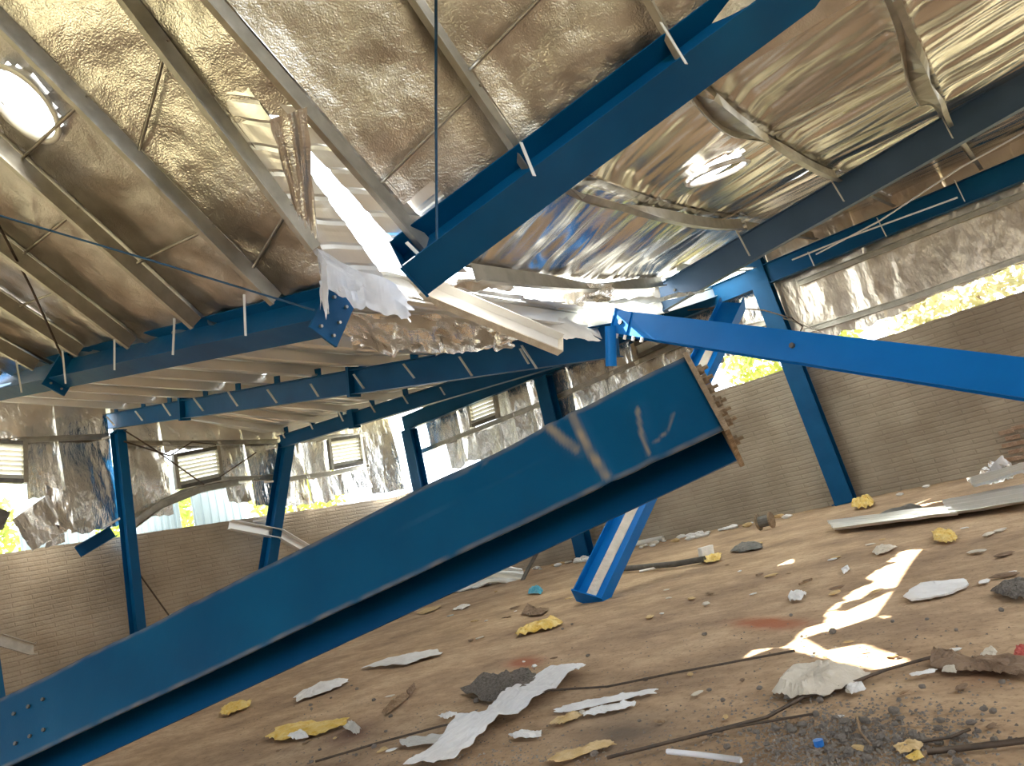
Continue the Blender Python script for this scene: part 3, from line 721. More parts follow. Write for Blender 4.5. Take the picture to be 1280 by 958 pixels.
# end bay right
ceil_er = empty('ceiling', (15.6, 2, 5.4), 'narrow strip of pale foil roof between the two right rafters', 'roof', kind='structure')
def mk3(k):
    p = rails[k][1] + V((0.2, 0, 0.0)); q = V((17.75, p.y * 0.98 + 0.1, 5.88))
    return lambda u: lerp(p, q, u)
RE = [mk3(k) for k in range(len(rails))]
for R_ in RE: purlin(ceil_er, [R_(t / 4) for t in range(5)], UPZ)
for k in range(len(RE) - 1): foil(ceil_er, RE[k], RE[k + 1], -0.14, 1.16, UPZ, 40 + k * 3.1, m=FOILS, amp=0.03, off=0.19, stretch=(1.2, 0.5))

MB().grid(lambda u, v: lerp(RE[-1](u), V((RE[-1](u).x, -7.3, 5.7)), v) + V((0, 0, 0.12)), 10, 20).build('foil_panel', FOILS, ceil_er, smooth=True)
# ------------------------------------------------------------------ torn sheets and hanging foil
def loose(name, quad, m, label, cat, amp=0.06, seed=0.0, nu=26, nv=18, thick=0.004, jag=0.10, curl=0.0, fs=1.7, group=None):
    """crumpled sheet through four points (tl, tr, br, bl), torn along its lower edge"""
    tl, tr, br, bl = [V(q) for q in quad]
    n = (tr - tl).cross(bl - tl).normalized(); S = max((tr - tl).length, (bl - tl).length)
    def P(u, v):
        vv = v * (1 + jag * (nz((u * 4 + seed, seed, 0)) + 0.5 * nz((u * 13, seed, 3))))
        uu = u + 0.5 * jag * nz((v * 5, seed, 8)) * (1 if u > 0.97 or u < 0.03 else 0)
        q = lerp(lerp(tl, tr, uu), lerp(bl, br, uu), vv)
        c = V((u * S * 1.5, v * S * 0.7, seed))
        w = nz(c, fs) + 0.8 * ridge(c + V((3, 1, 5)), fs * 1.1) + 0.12 * nz(c, fs * 4)
        return q + n * (amp * w + curl * vv * vv)
    return tag(MB().grid(P, nu, nv).build(name, m, smooth=False, thick=thick), label, cat, group)
D_ = atD
loose('torn_foil', [RN[6](1.0) + NN * 0.02, D_(508, 362, 7.1), D_(514, 402, 7.0), D_(402, 362, 6.8)], FOILT, 'bright white torn insulation flap hanging by the diamond end plate', 'foil', 0.05, 1, jag=0.25)
loose('torn_foil', [RN[6](1.0) + NN * 0.0, D_(410, 330, 6.75), D_(408, 392, 6.7), D_(401, 388, 6.7)], FOILT, 'thin shred of foil dangling over the left rafter end', 'foil', 0.02, 2, 8, 18, jag=0.3)
loose('torn_foil', [D_(338, 150, 6.15), D_(386, 134, 6.25), D_(398, 300, 6.7), D_(370, 262, 6.5)], FOIL, 'dusty foil peeled away beside the split in the roof', 'foil', 0.07, 3, jag=0.15)
loose('torn_foil', [D_(425, 392, 9.2), D_(545, 392, 9.8), D_(552, 440, 9.8), D_(445, 438, 9.2)], FOILW, 'hanging curtain of creased foil below the white flap', 'foil', 0.07, 4, jag=0.22)
loose('torn_foil', [D_(535, 392, 10.0), D_(655, 408, 10.2), D_(640, 436, 10.2), D_(545, 445, 10.0)], FOILW, 'hanging foil curtain behind the white plank', 'foil', 0.08, 5, jag=0.3)
loose('torn_foil', [D_(690, 356, 10.4), D_(768, 354, 10.8), D_(764, 378, 10.6), D_(694, 384, 10.2)], FOILW, 'bluish foil strip hanging under the lowest bent purlin', 'foil', 0.05, 6, jag=0.2)
loose('torn_foil', [D_(572, 347, 8.0), D_(650, 352, 8.4), D_(640, 366, 8.5), D_(568, 362, 8.1)], FOIL, 'short brown foil scrap under the bent purlin near the rafter tip', 'foil', 0.05, 7, jag=0.3)
CLEAR = mat('translucent_sheet', (0.80, 0.82, 0.80), 0.5, col2=(0.86, 0.88, 0.86), nscale=2, bump=0.2, bscale=5, trans=0.8)  # for sheets added to stop stray sun patches and soften the light
loose('fallen_or_added_sheet', [(9.0, 4.75, 3.75), (11.3, 5.1, 4.1), (11.3, 7.7, 4.45), (9.0, 6.6, 4.0)], CLEAR, 'added milky sheet screening the sun above the beam end', 'roof sheet', 0.05, 41, jag=0.05)  # added to catch sun that would spill past the floor patch
loose('fallen_or_added_sheet', [(11.2, 5.0, 4.1), (13.3, 5.3, 4.5), (13.3, 7.8, 4.95), (11.2, 7.7, 4.45)], CLEAR, 'added milky sheet screening the sun farther back, below the grey blue rafter tip', 'roof sheet', 0.05, 42, jag=0.05)
loose('fallen_or_added_sheet', [(13.6, 5.7, 5.25), (18.3, 5.7, 5.75), (18.3, 7.2, 5.95), (13.6, 7.2, 5.3)], CLEAR, 'added milky sheet diffusing sun into the last bay before the end wall', 'roof sheet', 0.03, 43, jag=0.03)  # added out of sight to diffuse sun towards the end wall
loose('fallen_or_added_sheet', [D_(560, 362, 11.5), D_(770, 362, 12.4), D_(770, 398, 11.4), D_(640, 402, 10.6)], WHITEM, 'wide white roof sheet lying in the sunlit gap', 'roof sheet', 0.09, 8, jag=0.1)
loose('fallen_or_added_sheet', [D_(648, 384, 10.9), D_(768, 366, 11.3), D_(768, 402, 10.7), D_(730, 424, 10.1)], WHITEM, 'ragged white sheet end drooping over the blue rafter', 'roof sheet', 0.07, 9, jag=0.2)
loose('fallen_or_added_sheet', [D_(612, 372, 10.3), D_(700, 388, 10.4), D_(752, 424, 10.1), D_(690, 418, 9.9)], WHITEM, 'narrow crumpled white sheet beside the plank', 'roof sheet', 0.05, 10, jag=0.15)
loose('fallen_or_added_sheet', [D_(768, 352, 13.6), D_(822, 358, 14.0), D_(832, 390, 13.6), D_(766, 390, 13.0)], WHITEM, 'pale roof sheet leaning behind the bright beam end', 'roof sheet', 0.04, 11, jag=0.08)
loose('fallen_or_added_sheet', [D_(452, 330, 7.6), D_(512, 352, 7.9), D_(530, 374, 7.8), D_(500, 366, 7.5)], WHITEM, 'folded white sheet corner left of the big rafter tip', 'roof sheet', 0.03, 12, jag=0.1)
# white plank-like flashing
p0, p1 = D_(522, 362, 8.2), D_(697, 434, 9.0)
a, w, u = frame(p1 - p0, V((-0.35, 0.25, 1)))
fl_ = empty('metal_flashing', p1, 'long white metal plank slanting down through the roof gap', 'flashing')
Lp = (p1 - p0).length
plate(fl_, 'face', p0, a, w, u, (0, Lp), (-0.01, 0.01), (-0.10, 0.10), WHITEM)
plate(fl_, 'lower_lip', p0, a, w, u, (0, Lp), (-0.012, 0.10), (-0.115, -0.10), SACK)
plate(fl_, 'upper_lip', p0, a, w, u, (0, Lp), (0.0, 0.14), (0.10, 0.112), WHITEM)
plate(fl_, 'end_cap', p0, a, w, u, (Lp, Lp + 0.01), (-0.012, 0.10), (-0.115, 0.112), SACK)

# loose foil curls and outer cladding at the left wall
loose('torn_foil', [atY(15, 650, 19.4), atY(60, 618, 19.3), atY(88, 660, 19.2), atY(40, 690, 19.3)], FOILW, 'square flap of foil tipped over the wall top at far left', 'foil', 0.05, 21, 16, 14)
loose('torn_foil', [atY(55, 605, 19.5), atY(92, 618, 19.4), atY(90, 668, 19.3), atY(60, 655, 19.4)], FOILW, 'rounded foil flap curling off the side wall', 'foil', 0.08, 22, 16, 16, curl=-0.2)
loose('torn_foil', [atY(62, 664, 19.3), atY(80, 660, 19.3), atY(82, 678, 19.3), atY(56, 686, 19.3)], FOILW, 'little foil wedge on the wall top beside the tipped flap', 'foil', 0.04, 23, 12, 10)
loose('metal_strip', [atY(-10, 632, 19.3), atY(14, 640, 19.3), atY(4, 662, 19.2), atY(-20, 668, 19.2)], DARKM, 'dark bent strip at the left edge under the cut-off louver', 'metal strip', 0.03, 24, 10, 8)
for k, (x0, x1, y) in enumerate([(6.9, 8.6, 20.75), (9.6, 10.9, 20.8), (11.3, 12.9, 20.85)]):
    def P(u, v, x0=x0, x1=x1, y=y): return V((lerp(x0, x1, u), y + 0.03 * (1 if (u * 7) % 1 < 0.3 else 0), lerp(-0.15, 5.2, v)))
    tag(MB().grid(P, 56, 4).build('cladding_sheet', CLAD, thick=0.004), ['pale blue ribbed sheet outside the wall left of the tall column', 'pale blue ribbed sheet outside, right of the tall column', 'pale blue ribbed sheet outside below the tilted louver'][k], 'cladding')

# dented channels at the side wall
def channel(pts, label, m=BLUE, s=0.09, name='bent_channel'):
    pts = [V(p) for p in pts]; ys, zs = [], []
    for i in range(len(pts)):
        d = (pts[min(i + 1, len(pts) - 1)] - pts[max(i - 1, 0)]); _, y, z = frame(d, UPZ); ys.append(y); zs.append(z)
    prof = [(-s, -s), (s, -s), (s, -s + 0.015), (-s + 0.015, -s + 0.015), (-s + 0.015, s - 0.015), (s, s - 0.015), (s, s), (-s, s)]
    return tag(MB().extrude(prof, pts, ys, zs).build(name, m), label, 'channel')
channel([atY(98, 690, 19.5), atY(142, 664, 19.3)], 'short blue channel sticking out beside the tall left column', BLUE, 0.14)
channel([atY(166, 657, 19.6), atY(200, 632, 19.6), atY(250, 612, 19.6), atY(300, 602, 19.6)], 'bent grey channel rising from the tall column to the tilted louver', GALV, 0.10)
channel([atY(288, 656, 19.5), atY(318, 662, 19.4), atY(350, 668, 19.3), atY(384, 688, 19.2)], 'shiny bent channel passing the leaning column', GALVW, 0.13)
channel([atY(0, 800, 19.4), atY(40, 812, 19.3), atY(44, 811, 19.3)], 'pale channel lying against the side wall at far left', GALV, 0.12)
channel([V((7.15, 19.0, 0.1)), V((7.75, 18.9, 0.1))], 'small blue offcut by the side wall foot', BLUE, 0.12)
col_s = tag(MB().box(atY(1, 880, 18.5) , (1, 0, 0), (0, 1, 0), (-0.03, 0, 1), (-0.08, 0.08), (-0.08, 0.08), (-1.2, 1.0)).build('post', BLUE, bevel=0.01), 'thin blue post at the lower left edge', 'post')

# ------------------------------------------------------------------ fallen members
# bright blue beam
p0, p1 = D_(768, 402, 10.2), D_(1280, 472, 5.9)
ax = (p1 - p0).normalized(); vdir = ((p0 + p1) / 2 - CO).normalized()
e = ax.cross(vdir).normalized(); e = e if e.dot(CU) > 0 else -e
away = e.cross(ax).normalized(); away = away if away.dot(vdir) > 0 else -away
fb = empty('fallen_beam', p1, 'bright blue beam slanting across the right side, lit at its raised end', 'beam')
th = math.radians(7)
hh = e * math.cos(th) + away * math.sin(th); bb = away * math.cos(th) - e * math.sin(th)
Lb = (p1 - p0).length + 1.0
W2 = 0.155
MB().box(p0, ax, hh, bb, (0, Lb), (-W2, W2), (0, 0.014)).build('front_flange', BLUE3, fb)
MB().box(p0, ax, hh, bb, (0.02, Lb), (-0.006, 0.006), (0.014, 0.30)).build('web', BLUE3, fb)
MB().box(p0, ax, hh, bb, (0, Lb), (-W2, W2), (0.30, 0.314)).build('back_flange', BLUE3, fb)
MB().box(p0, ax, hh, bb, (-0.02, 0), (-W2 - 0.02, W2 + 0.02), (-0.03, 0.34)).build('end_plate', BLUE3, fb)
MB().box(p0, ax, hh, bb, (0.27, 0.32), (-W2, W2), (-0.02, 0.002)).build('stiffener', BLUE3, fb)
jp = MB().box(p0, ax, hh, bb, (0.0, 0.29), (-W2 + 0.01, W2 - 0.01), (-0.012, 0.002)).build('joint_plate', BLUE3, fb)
bolt(jp, p0 + ax * 0.16, -bb, 0.035, 0.04, DARKM); bolt(fb, p0 + ax * 2.9, -bb, 0.03, 0.03, DARKM)
for k in range(4): MB().tube([p0 + ax * (0.12 + 0.17 * k) - hh * W2, p0 + ax * (0.12 + 0.17 * k) - hh * (W2 + 0.06)], 0.02, 6).build('bolt', WHITEM, fb)
q0, q1 = D_(763, 408, 10.1), D_(764, 458, 10.1)
_, yy, zz = frame(q1 - q0, -vdir)
arc = [(0.075 * math.cos(t * math.pi / 8), 0.05 * math.sin(t * math.pi / 8)) for t in range(9)] + [(0.06 * math.cos(t * math.pi / 8), 0.035 * math.sin(t * math.pi / 8)) for t in range(8, -1, -1)]
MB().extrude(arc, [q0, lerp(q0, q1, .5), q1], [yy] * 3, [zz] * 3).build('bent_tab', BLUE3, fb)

# leaning strut: channel-like section standing on the floor
base = (atZ(707, 745) + atZ(745, 762)) / 2
base = atZ(728, 757); top = atX(912, 380, 13.0)
st = empty('leaning_strut', base, 'blue open section strut standing aslant on the floor behind the girder', 'strut')
ax = (top - base).normalized(); vdir = (lerp(base, top, 0.25) - CO).normalized()
e = ax.cross(vdir).normalized(); e = e if e.dot(CR) > 0 else -e
away = ax.cross(e).normalized(); away = away if away.dot(vdir) > 0 else -away
th = math.radians(-28)
ex = e * math.cos(th) + away * math.sin(th); ew = away * math.cos(th) - e * math.sin(th)
Ls = (top - base).length; o = base + ax * 0.16 + V((0, 0, 0.02))
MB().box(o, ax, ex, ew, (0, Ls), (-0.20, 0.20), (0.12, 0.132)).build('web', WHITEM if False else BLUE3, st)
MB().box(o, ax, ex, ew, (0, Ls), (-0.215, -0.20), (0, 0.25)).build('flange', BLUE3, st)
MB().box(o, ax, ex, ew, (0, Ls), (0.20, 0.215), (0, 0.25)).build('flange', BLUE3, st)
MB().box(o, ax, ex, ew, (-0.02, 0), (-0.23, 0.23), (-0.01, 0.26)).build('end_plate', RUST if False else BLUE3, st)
MB().box(o, ax, ex, ew, (0, Ls * 0.8), (-0.07, 0.07), (0.110, 0.119)).build('lit_web_strip', SACK, st)  # pale strip paints the light that falls on the web

# big girder in the foreground
P1 = D_(879, 491, 4.3); P0 = D_(-40, 938, 5.3)
ax = (P1 - P0).normalized(); vdir = ((P0 + P1) / 2 - CO).normalized()
e = ax.cross(vdir).normalized(); e = e if e.dot(CU) > 0 else -e
away = e.cross(ax).normalized(); away = away if away.dot(vdir) > 0 else -away
th = math.radians(29)
hh = e * math.cos(th) + away * math.sin(th); bb = away * math.cos(th) - e * math.sin(th)
gd = empty('fallen_girder', V((P0.x, P0.y, 0)), 'huge fallen blue girder crossing the foreground, creased and scraped, with bolted end plate', 'girder')
Pm = P0 - ax * 0.9; Lg = (P1 - Pm).length
def hw(s): return lerp(0.245, 0.262, s / Lg)
def s_of(px, py):
    v = ray(px, py); n = bb; t = (P1 - CO).dot(n) / v.dot(n); q = CO + v * t - Pm
    return q.dot(ax), (q - ax * q.dot(ax)).dot(hh)
lines = [([s_of(688, 536), s_of(706, 552), s_of(722, 563)], 0.022, 1.0), ([s_of(717, 522), s_of(735, 560), s_of(752, 586), s_of(760, 598)], 0.02, 1.0),
         ([s_of(798, 514), s_of(803, 545), s_of(813, 570)], 0.010, 0.85), ([s_of(842, 520), s_of(836, 540), s_of(818, 557)], 0.006, 0.6),
         ([s_of(612, 568), s_of(585, 588), s_of(560, 603)], 0.006, 0.25), ([s_of(630, 555), s_of(600, 584)], 0.006, 0.3), ([s_of(865, 430), s_of(925, 545)], 0.012, 0.9)]
def dseg(p, a, b):
    ax_, ay_ = a; bx, by = b; dx, dy = bx - ax_, by - ay_
    t = max(0, min(1, ((p[0] - ax_) * dx + (p[1] - ay_) * dy) / (dx * dx + dy * dy + 1e-9)))
    return math.hypot(p[0] - ax_ - t * dx, p[1] - ay_ - t * dy)
NUg, NVg = 420, 30
rust = []
def Pg(u, v):
    s = u * Lg; h = lerp(-1, 1, v) * hw(s)
    bend = 0
    rv = 0.0
    if s > Lg * 0.35:
        for pts, wd, am in lines:
            d = min(dseg((s, h), pts[i], pts[i + 1]) for i in range(len(pts) - 1))
            g = math.exp(-(d / (wd * 1.15)) ** 4)
            bend += 0.02 * math.exp(-(d / 0.05) ** 2) * (am if am > 0.5 else 0)
            rv = max(rv, am * g * (0.75 + 0.6 * nz((s * 14, h * 14, 3))))
    sc = ridge((s * 2.2 + h * 5, h * 1.2, 4.0), 2.2)
    if v < 0.035 or v > 0.965: rv = max(rv, 0.25 + 0.35 * nz((s * 9, 0, v * 3)))
    rust.append(min(1, max(0, rv)))
    wav = 0.012 * nz((s * 1.3, h * 2, 7)) + (0.02 * math.sin((s - 3) * 5) * math.exp(-((s - Lg * 0.78) / 0.5) ** 2) * (1 if v > .6 else .3))
    if v > 0.9: h += 0.012 * nz((s * 2.2, 5, 5))
    return Pm + ax * s + hh * h - bb * (bend + wav)
g = MB().grid(Pg, NUg, NVg).build('front_flange', GIRD, gd, smooth=True, thick=0.014)
at = g.data.attributes.new('rust', 'FLOAT', 'POINT'); at.data.foreach_set('value', rust)
MB().box(Pm, ax, hh, bb, (0, Lg), (-0.007, 0.007), (0.0, 0.46)).build('web', BLUE, gd)
bk = MB().box(Pm, ax, hh, bb, (0, Lg), (-0.25, 0.25), (0.46, 0.475)).build('back_flange', BLUE, gd)
pl_ = MB().box(P1, ax, hh, bb, (0.0, 0.03), (-0.285, 0.275), (-0.03, 0.50)).build('end_plate', RUST, gd, bevel=0.003)
for i, (h, b) in enumerate([(0.17, 0.05), (0.10, 0.05), (0.03, 0.05), (-0.07, 0.05), (-0.13, 0.05), (-0.20, 0.05), (0.14, 0.40), (-0.16, 0.40)]):
    c = P1 + ax * 0.03 + hh * h + bb * b
    nb = MB().tube([c, c + ax * 0.035], 0.03, 6).build('bolt_nut', RUST, gd)
    MB().tube([c + ax * 0.03, c + ax * 0.065], 0.012, 6).build('bolt_tip', RUST, nb)
for px, py in ((20, 893), (38, 884), (56, 875), (22, 930), (40, 921), (57, 913)):
    s, h = s_of(px, py); c = Pm + ax * s + hh * h - bb * 0.012
    MB().tube([c, c - bb * 0.012], 0.013, 8).build('bolt_hole', DARKM, gd)

# ------------------------------------------------------------------ rods and cables
def rod(name, pts, r, m, label, cat='rod', group=None): return tag(MB().tube(pts, r, 6).build(name, m, smooth=True), label, cat, group)
rod('hanging_rod', [D_(545, -30, 5.55), D_(545, 150, 6.1), D_(546, 299, 6.72)], 0.012, RODB, 'thin dark rod hanging straight down onto the big rafter')
rod('brace_rod', [D_(-20, 264, 7.4), D_(190, 326, 7.2), D_(393, 388, 6.9)], 0.010, RODB, 'thin blue brace rod running to the diamond end plate')
rod('brace_rod', [D_(-5, 275, 8.3), D_(40, 362, 9.3), D_(78, 447, 10.4)], 0.014, WIRE, 'dark brace rod dropping to the rafter splice at far left')
rod('cable', [atX(860, 388, 17.68), atX(900, 384, 17.66), atX(955, 388, 17.6), atX(990, 398, 17.4), atX(1003, 408, 17.4), atX(1000, 416, 17.4)], 0.018, WIRE, 'loose dark cable looping above the bright blue beam', 'cable')
rod('cable', [atX(955, 390, 17.7), atX(1000, 405, 17.7), atX(1040, 422, 17.9)], 0.014, GALV, 'thin pale cable drooping right of the looped one', 'cable')
rod('cable', [atX(1020, 318, 15.4), atX(1100, 276, 15.2), atX(1200, 210, 15), atX(1290, 160, 14.8)], 0.016, CABLE, 'upper white cable between the two right rafters', 'cable')
rod('cable', [atX(990, 325, 16.2), atX(1060, 297, 16.2), atX(1197, 247, 16.2)], 0.018, CABLE, 'lower white cable stretched along the end wall beam', 'cable')
rod('brace_rod', [atY(155, 538, 19.4), atY(190, 560, 19.4), atY(255, 606, 19.4)], 0.02, WIRE, 'dark wire crossing in front of the tilted louver')
rod('brace_rod', [atY(270, 600, 19.4), atY(320, 566, 19.4)], 0.018, WIRE, 'thin dark wire right of the tilted louver')
rod('brace_rod', [atY(155, 552, 19.4), atY(212, 570, 19.4), atY(240, 553, 19.4), atY(270, 556, 19.4)], 0.022, WIRE, 'sagging wire passing over the tilted louver top')
rod('brace_rod', [atY(173, 716, 19.6), atY(215, 775, 19.6)], 0.02, WIRE, 'dark line slanting down the side wall right of the tall column')

# ------------------------------------------------------------------ debris on the floor
def flat(name, poly, m, label, cat, h=0.03, amp=0.02, seed=0.0, res=0.035, group=None, thick=0.003):
    """sheet lying on the ground: outline surveyed on the floor, filled with a crumpled grid"""
    pts = [atZ(x, y) for x, y in poly]
    c = sum(pts, V((0, 0, 0))) / len(pts)
    n = len(pts); R = 8; seg = 7
    out = []
    for i in range(n):
        for k in range(seg): out.append(lerp(pts[i], pts[(i + 1) % n], k / seg))
    size = max((p - c).length for p in pts); small = min((p - c).length for p in pts)
    h = min(h, 0.55 * small); amp = min(amp * 1.5, 0.45 * small)
    f = 1.6 / max(small, 0.05)
    mb = MB(); vs = []
    def zz(q, e):
        r_ = abs(nz((q.x * f, q.y * f, seed))) * 0.6 + abs(nz((q.x * f * 2.3, q.y * f * 2.3, seed + 4))) * 0.5 + 0.12 * nz((q.x * f * 6, q.y * f * 6, seed))
        return 0.006 + h * (1 - e ** 4) * (0.45 + 0.5 * nz((q.x * f * 0.9, q.y * f * 0.9, seed + 9))) + amp * max(0, r_) * (0.45 + 0.55 * e)
    for r in range(R, 0, -1):
        for i, p in enumerate(out):
            q = lerp(c, p, r / R); e = r / R
            jit = 1 + (0.10 * nz((p.x * f * 2, p.y * f * 2, seed)) + 0.07 * nz((p.x * f * 7, p.y * f * 7, seed))) * e
            q = lerp(c, q, jit)
            vs.append(V((q.x, q.y, zz(q, e))))
    vs.append(V((c.x, c.y, zz(c, 0))))
    M = len(out); fs = []
    for r in range(R - 1):
        for i in range(M):
            a, b = r * M + i, r * M + (i + 1) % M; fs.append((a, b, b + M, a + M))
    for i in range(M): fs.append(((R - 1) * M + i, (R - 1) * M + (i + 1) % M, R * M))
    mb.add(vs, fs)
    return tag(mb.build(name, m, thick=thick), label, cat, group)

# long folded tarp strip
Le = [(505, 962), (545, 938), (573, 905), (607, 897), (636, 872), (655, 861), (690, 842), (718, 836)]
Re = [(560, 962), (590, 945), (628, 912), (650, 903), (674, 892), (697, 869), (718, 859), (735, 842)]
zf = [0.02, 0.03, 0.07, 0.03, 0.085, 0.03, 0.08, 0.04]
def Pt(u, v):
    k = u * (len(Le) - 1); i = min(int(k), len(Le) - 2); f = k - i
    pa = lerp(atZ(*Le[i]), atZ(*Le[i + 1]), f); pb = lerp(atZ(*Re[i]), atZ(*Re[i + 1]), f)
    q = lerp(pa, pb, v); return V((q.x, q.y, 0.015 + lerp(zf[i], zf[i + 1], f) * (0.5 + 0.5 * v) + 0.03 * abs(nz((q.x * 7, q.y * 7, 2))) + 0.012 * nz((q.x * 20, q.y * 20, 5)))) 
tag(MB().grid(Pt, 70, 14).build('tarp_strip', TARP, thick=0.003), 'long white folded tarp strip lying in the foreground', 'tarp')
flat('sack', [(968, 869), (985, 848), (1012, 838), (1028, 831), (1060, 838), (1088, 847), (1068, 862), (1015, 877), (988, 876)], SACK, 'flattened beige woven sack beside the sunlit patch', 'sack', 0.10, 0.04, 1)
flat('paper', [(1057, 862), (1078, 856), (1084, 866), (1066, 871)], PAPER, 'small bluish white paper at the edge of the beige sack', 'paper', 0.03, 0.02, 2)
flat('board', [(1130, 748), (1150, 733), (1205, 727), (1213, 734), (1182, 746), (1140, 753)], PAPER, 'pale board lying right of the sunlit patch', 'board', 0.05, 0.015, 3, thick=0.015)
flat('paper', [(452, 837), (478, 827), (520, 817), (548, 814), (552, 819), (508, 832)], PAPER, 'long torn white paper left of the red dust stain', 'paper', 0.05, 0.03, 4)
flat('paper', [(368, 873), (385, 865), (402, 856), (433, 850), (436, 854), (410, 866), (372, 879)], PAPER, 'twisted grey white paper below the girder', 'paper', 0.07, 0.03, 5)
flat('paper', [(168, 915), (195, 904), (218, 899), (212, 905), (180, 915)], PAPER, 'white paper half under the girder at the left', 'paper', 0.04, 0.02, 6)
flat('wrapper', [(645, 794), (662, 786), (682, 782), (698, 777), (704, 781), (690, 788), (664, 793), (648, 798)], YELL, 'rolled yellow wrapper in the middle of the floor', 'wrapper', 0.13, 0.05, 7)
flat('wrapper', [(333, 924), (350, 911), (385, 906), (435, 901), (432, 908), (395, 921), (345, 928)], YELL, 'torn yellow and white sheet at the lower left', 'wrapper', 0.05, 0.03, 8)
flat('wrapper', [(275, 894), (280, 886), (300, 883), (315, 879), (313, 884), (285, 897)], YELL, 'small yellow wrapper near the girder', 'wrapper', 0.09, 0.04, 9)
flat('wrapper', [(1168, 678), (1166, 668), (1176, 664), (1194, 668), (1198, 676), (1186, 680)], YELL, 'crumpled yellow bag glowing at the far tip of the sunlit patch', 'wrapper', 0.28, 0.12, 10)
flat('wrapper', [(1066, 638), (1074, 630), (1088, 626), (1095, 632), (1086, 637)], YELL, 'yellow bag at the foot of the right end wall post', 'wrapper', 0.35, 0.12, 11)
flat('paper', [(360, 924), (378, 917), (386, 923), (372, 927)], PAPER, 'white triangle of paper on the yellow sheet', 'paper', 0.07, 0.02, 12)
flat('plastic_strip', [(692, 890), (720, 883), (790, 869), (822, 864), (824, 868), (780, 877), (715, 892), (696, 893)], PAPER, 'long white plastic strip right of the tarp', 'plastic strip', 0.03, 0.02, 13)
flat('plastic_strip', [(728, 896), (750, 886), (795, 881), (794, 885), (765, 893), (735, 898)], PAPER, 'shorter white plastic strip just below the long one', 'plastic strip', 0.03, 0.02, 14)
flat('plastic_strip', [(636, 922), (655, 917), (678, 918), (676, 924), (645, 926)], PAPER, 'white plastic piece beside the tarp fold', 'plastic strip', 0.03, 0.02, 15)
flat('plastic_strip', [(500, 928), (515, 925), (560, 921), (558, 930), (510, 936), (502, 934)], PLASTIC, 'translucent strap left of the tarp', 'plastic strip', 0.02, 0.02, 16)
flat('rag', [(1164, 836), (1168, 816), (1185, 826), (1215, 828), (1240, 824), (1290, 826), (1290, 848), (1258, 846), (1236, 842), (1200, 842)], BROWN, 'heap of brown rags at the right edge', 'rag', 0.16, 0.09, 17)
flat('rag', [(1164, 832), (1167, 813), (1176, 820), (1196, 827), (1186, 834)], BROWN, 'upturned stiff corner of brown cloth', 'rag', 0.20, 0.05, 18)
flat('rag', [(1268, 824), (1272, 813), (1290, 810), (1290, 828)], REDC, 'red rag on the brown heap at the right edge', 'rag', 0.22, 0.08, 19)
flat('rag', [(1225, 824), (1232, 815), (1240, 810), (1248, 818), (1244, 826)], SACK, 'pale cloth lump behind the brown rags', 'rag', 0.20, 0.08, 20)
flat('paper', [(1138, 845), (1160, 841), (1172, 839), (1168, 843), (1142, 848)], PAPER, 'thin white scrap between sack and rags', 'paper', 0.03, 0.02, 21)
flat('paper', [(1178, 842), (1186, 834), (1200, 836), (1196, 844)], SACK, 'tan paper scrap in front of the brown rags', 'paper', 0.08, 0.03, 22)
flat('cardboard', [(1118, 938), (1140, 930), (1156, 934), (1150, 942), (1126, 946)], TAN, 'tan cardboard scrap near the bottom right rods', 'cardboard', 0.03, 0.02, 23)
flat('wrapper', [(1132, 950), (1150, 942), (1156, 950), (1145, 955)], YELL, 'yellow scrap below the tan cardboard', 'wrapper', 0.04, 0.03, 24)
flat('cardboard', [(685, 953), (700, 943), (725, 939), (745, 930), (765, 928), (770, 933), (745, 941), (705, 955)], TAN, 'torn orange tan cardboard at the bottom centre', 'cardboard', 0.03, 0.03, 25)
flat('cardboard', [(688, 908), (700, 900), (722, 893), (728, 897), (705, 908)], TAN, 'tan scrap at the end of the white strips', 'cardboard', 0.03, 0.03, 26)
flat('paper', [(985, 748), (998, 740), (1010, 744), (1002, 752), (988, 754)], PAPER, 'crumpled pink white paper left of the sunlit patch', 'paper', 0.10, 0.06, 27)
flat('paper', [(1052, 714), (1060, 708), (1063, 714), (1055, 719)], PAPER, 'small white triangle scrap left of the bright patch', 'paper', 0.10, 0.03, 28)
flat('cardboard', [(1090, 692), (1102, 684), (1122, 685), (1112, 691), (1096, 695)], SACK, 'beige card piece near the far tip of the patch', 'cardboard', 0.10, 0.03, 29)
flat('board', [(912, 691), (925, 682), (950, 680), (955, 686), (930, 691)], DARKM, 'stack of dark boards in front of the end wall', 'board', 0.12, 0.03, 30)
flat('wrapper', [(875, 703), (890, 696), (903, 694), (900, 702), (885, 706)], YELL, 'yellowish scrap under the small white box', 'wrapper', 0.10, 0.05, 31)
flat('plank', [(1098, 646), (1120, 640), (1150, 632), (1152, 636), (1125, 644), (1102, 649)], DARKM, 'dark plank near the right end wall post', 'plank', 0.12, 0.02, 32)
flat('rag', [(652, 768), (660, 756), (672, 763), (686, 762), (680, 769), (664, 771)], BROWN, 'rust brown rolled rag left of the strut foot', 'rag', 0.16, 0.06, 33)
flat('plastic_sheet', [(660, 744), (664, 738), (672, 736), (680, 740), (676, 744)], CYAN, 'small cyan plastic lump behind the yellow wrapper', 'plastic', 0.26, 0.06, 34)
flat('paper', [(565, 764), (572, 760), (584, 756), (588, 758), (578, 763)], PAPER, 'white scrap below the crumpled metal sheet', 'paper', 0.06, 0.03, 35)
flat('paper', [(520, 768), (534, 762), (552, 758), (548, 762), (530, 769)], TAN, 'yellowish white scrap beside the girder shadow', 'paper', 0.06, 0.03, 36)
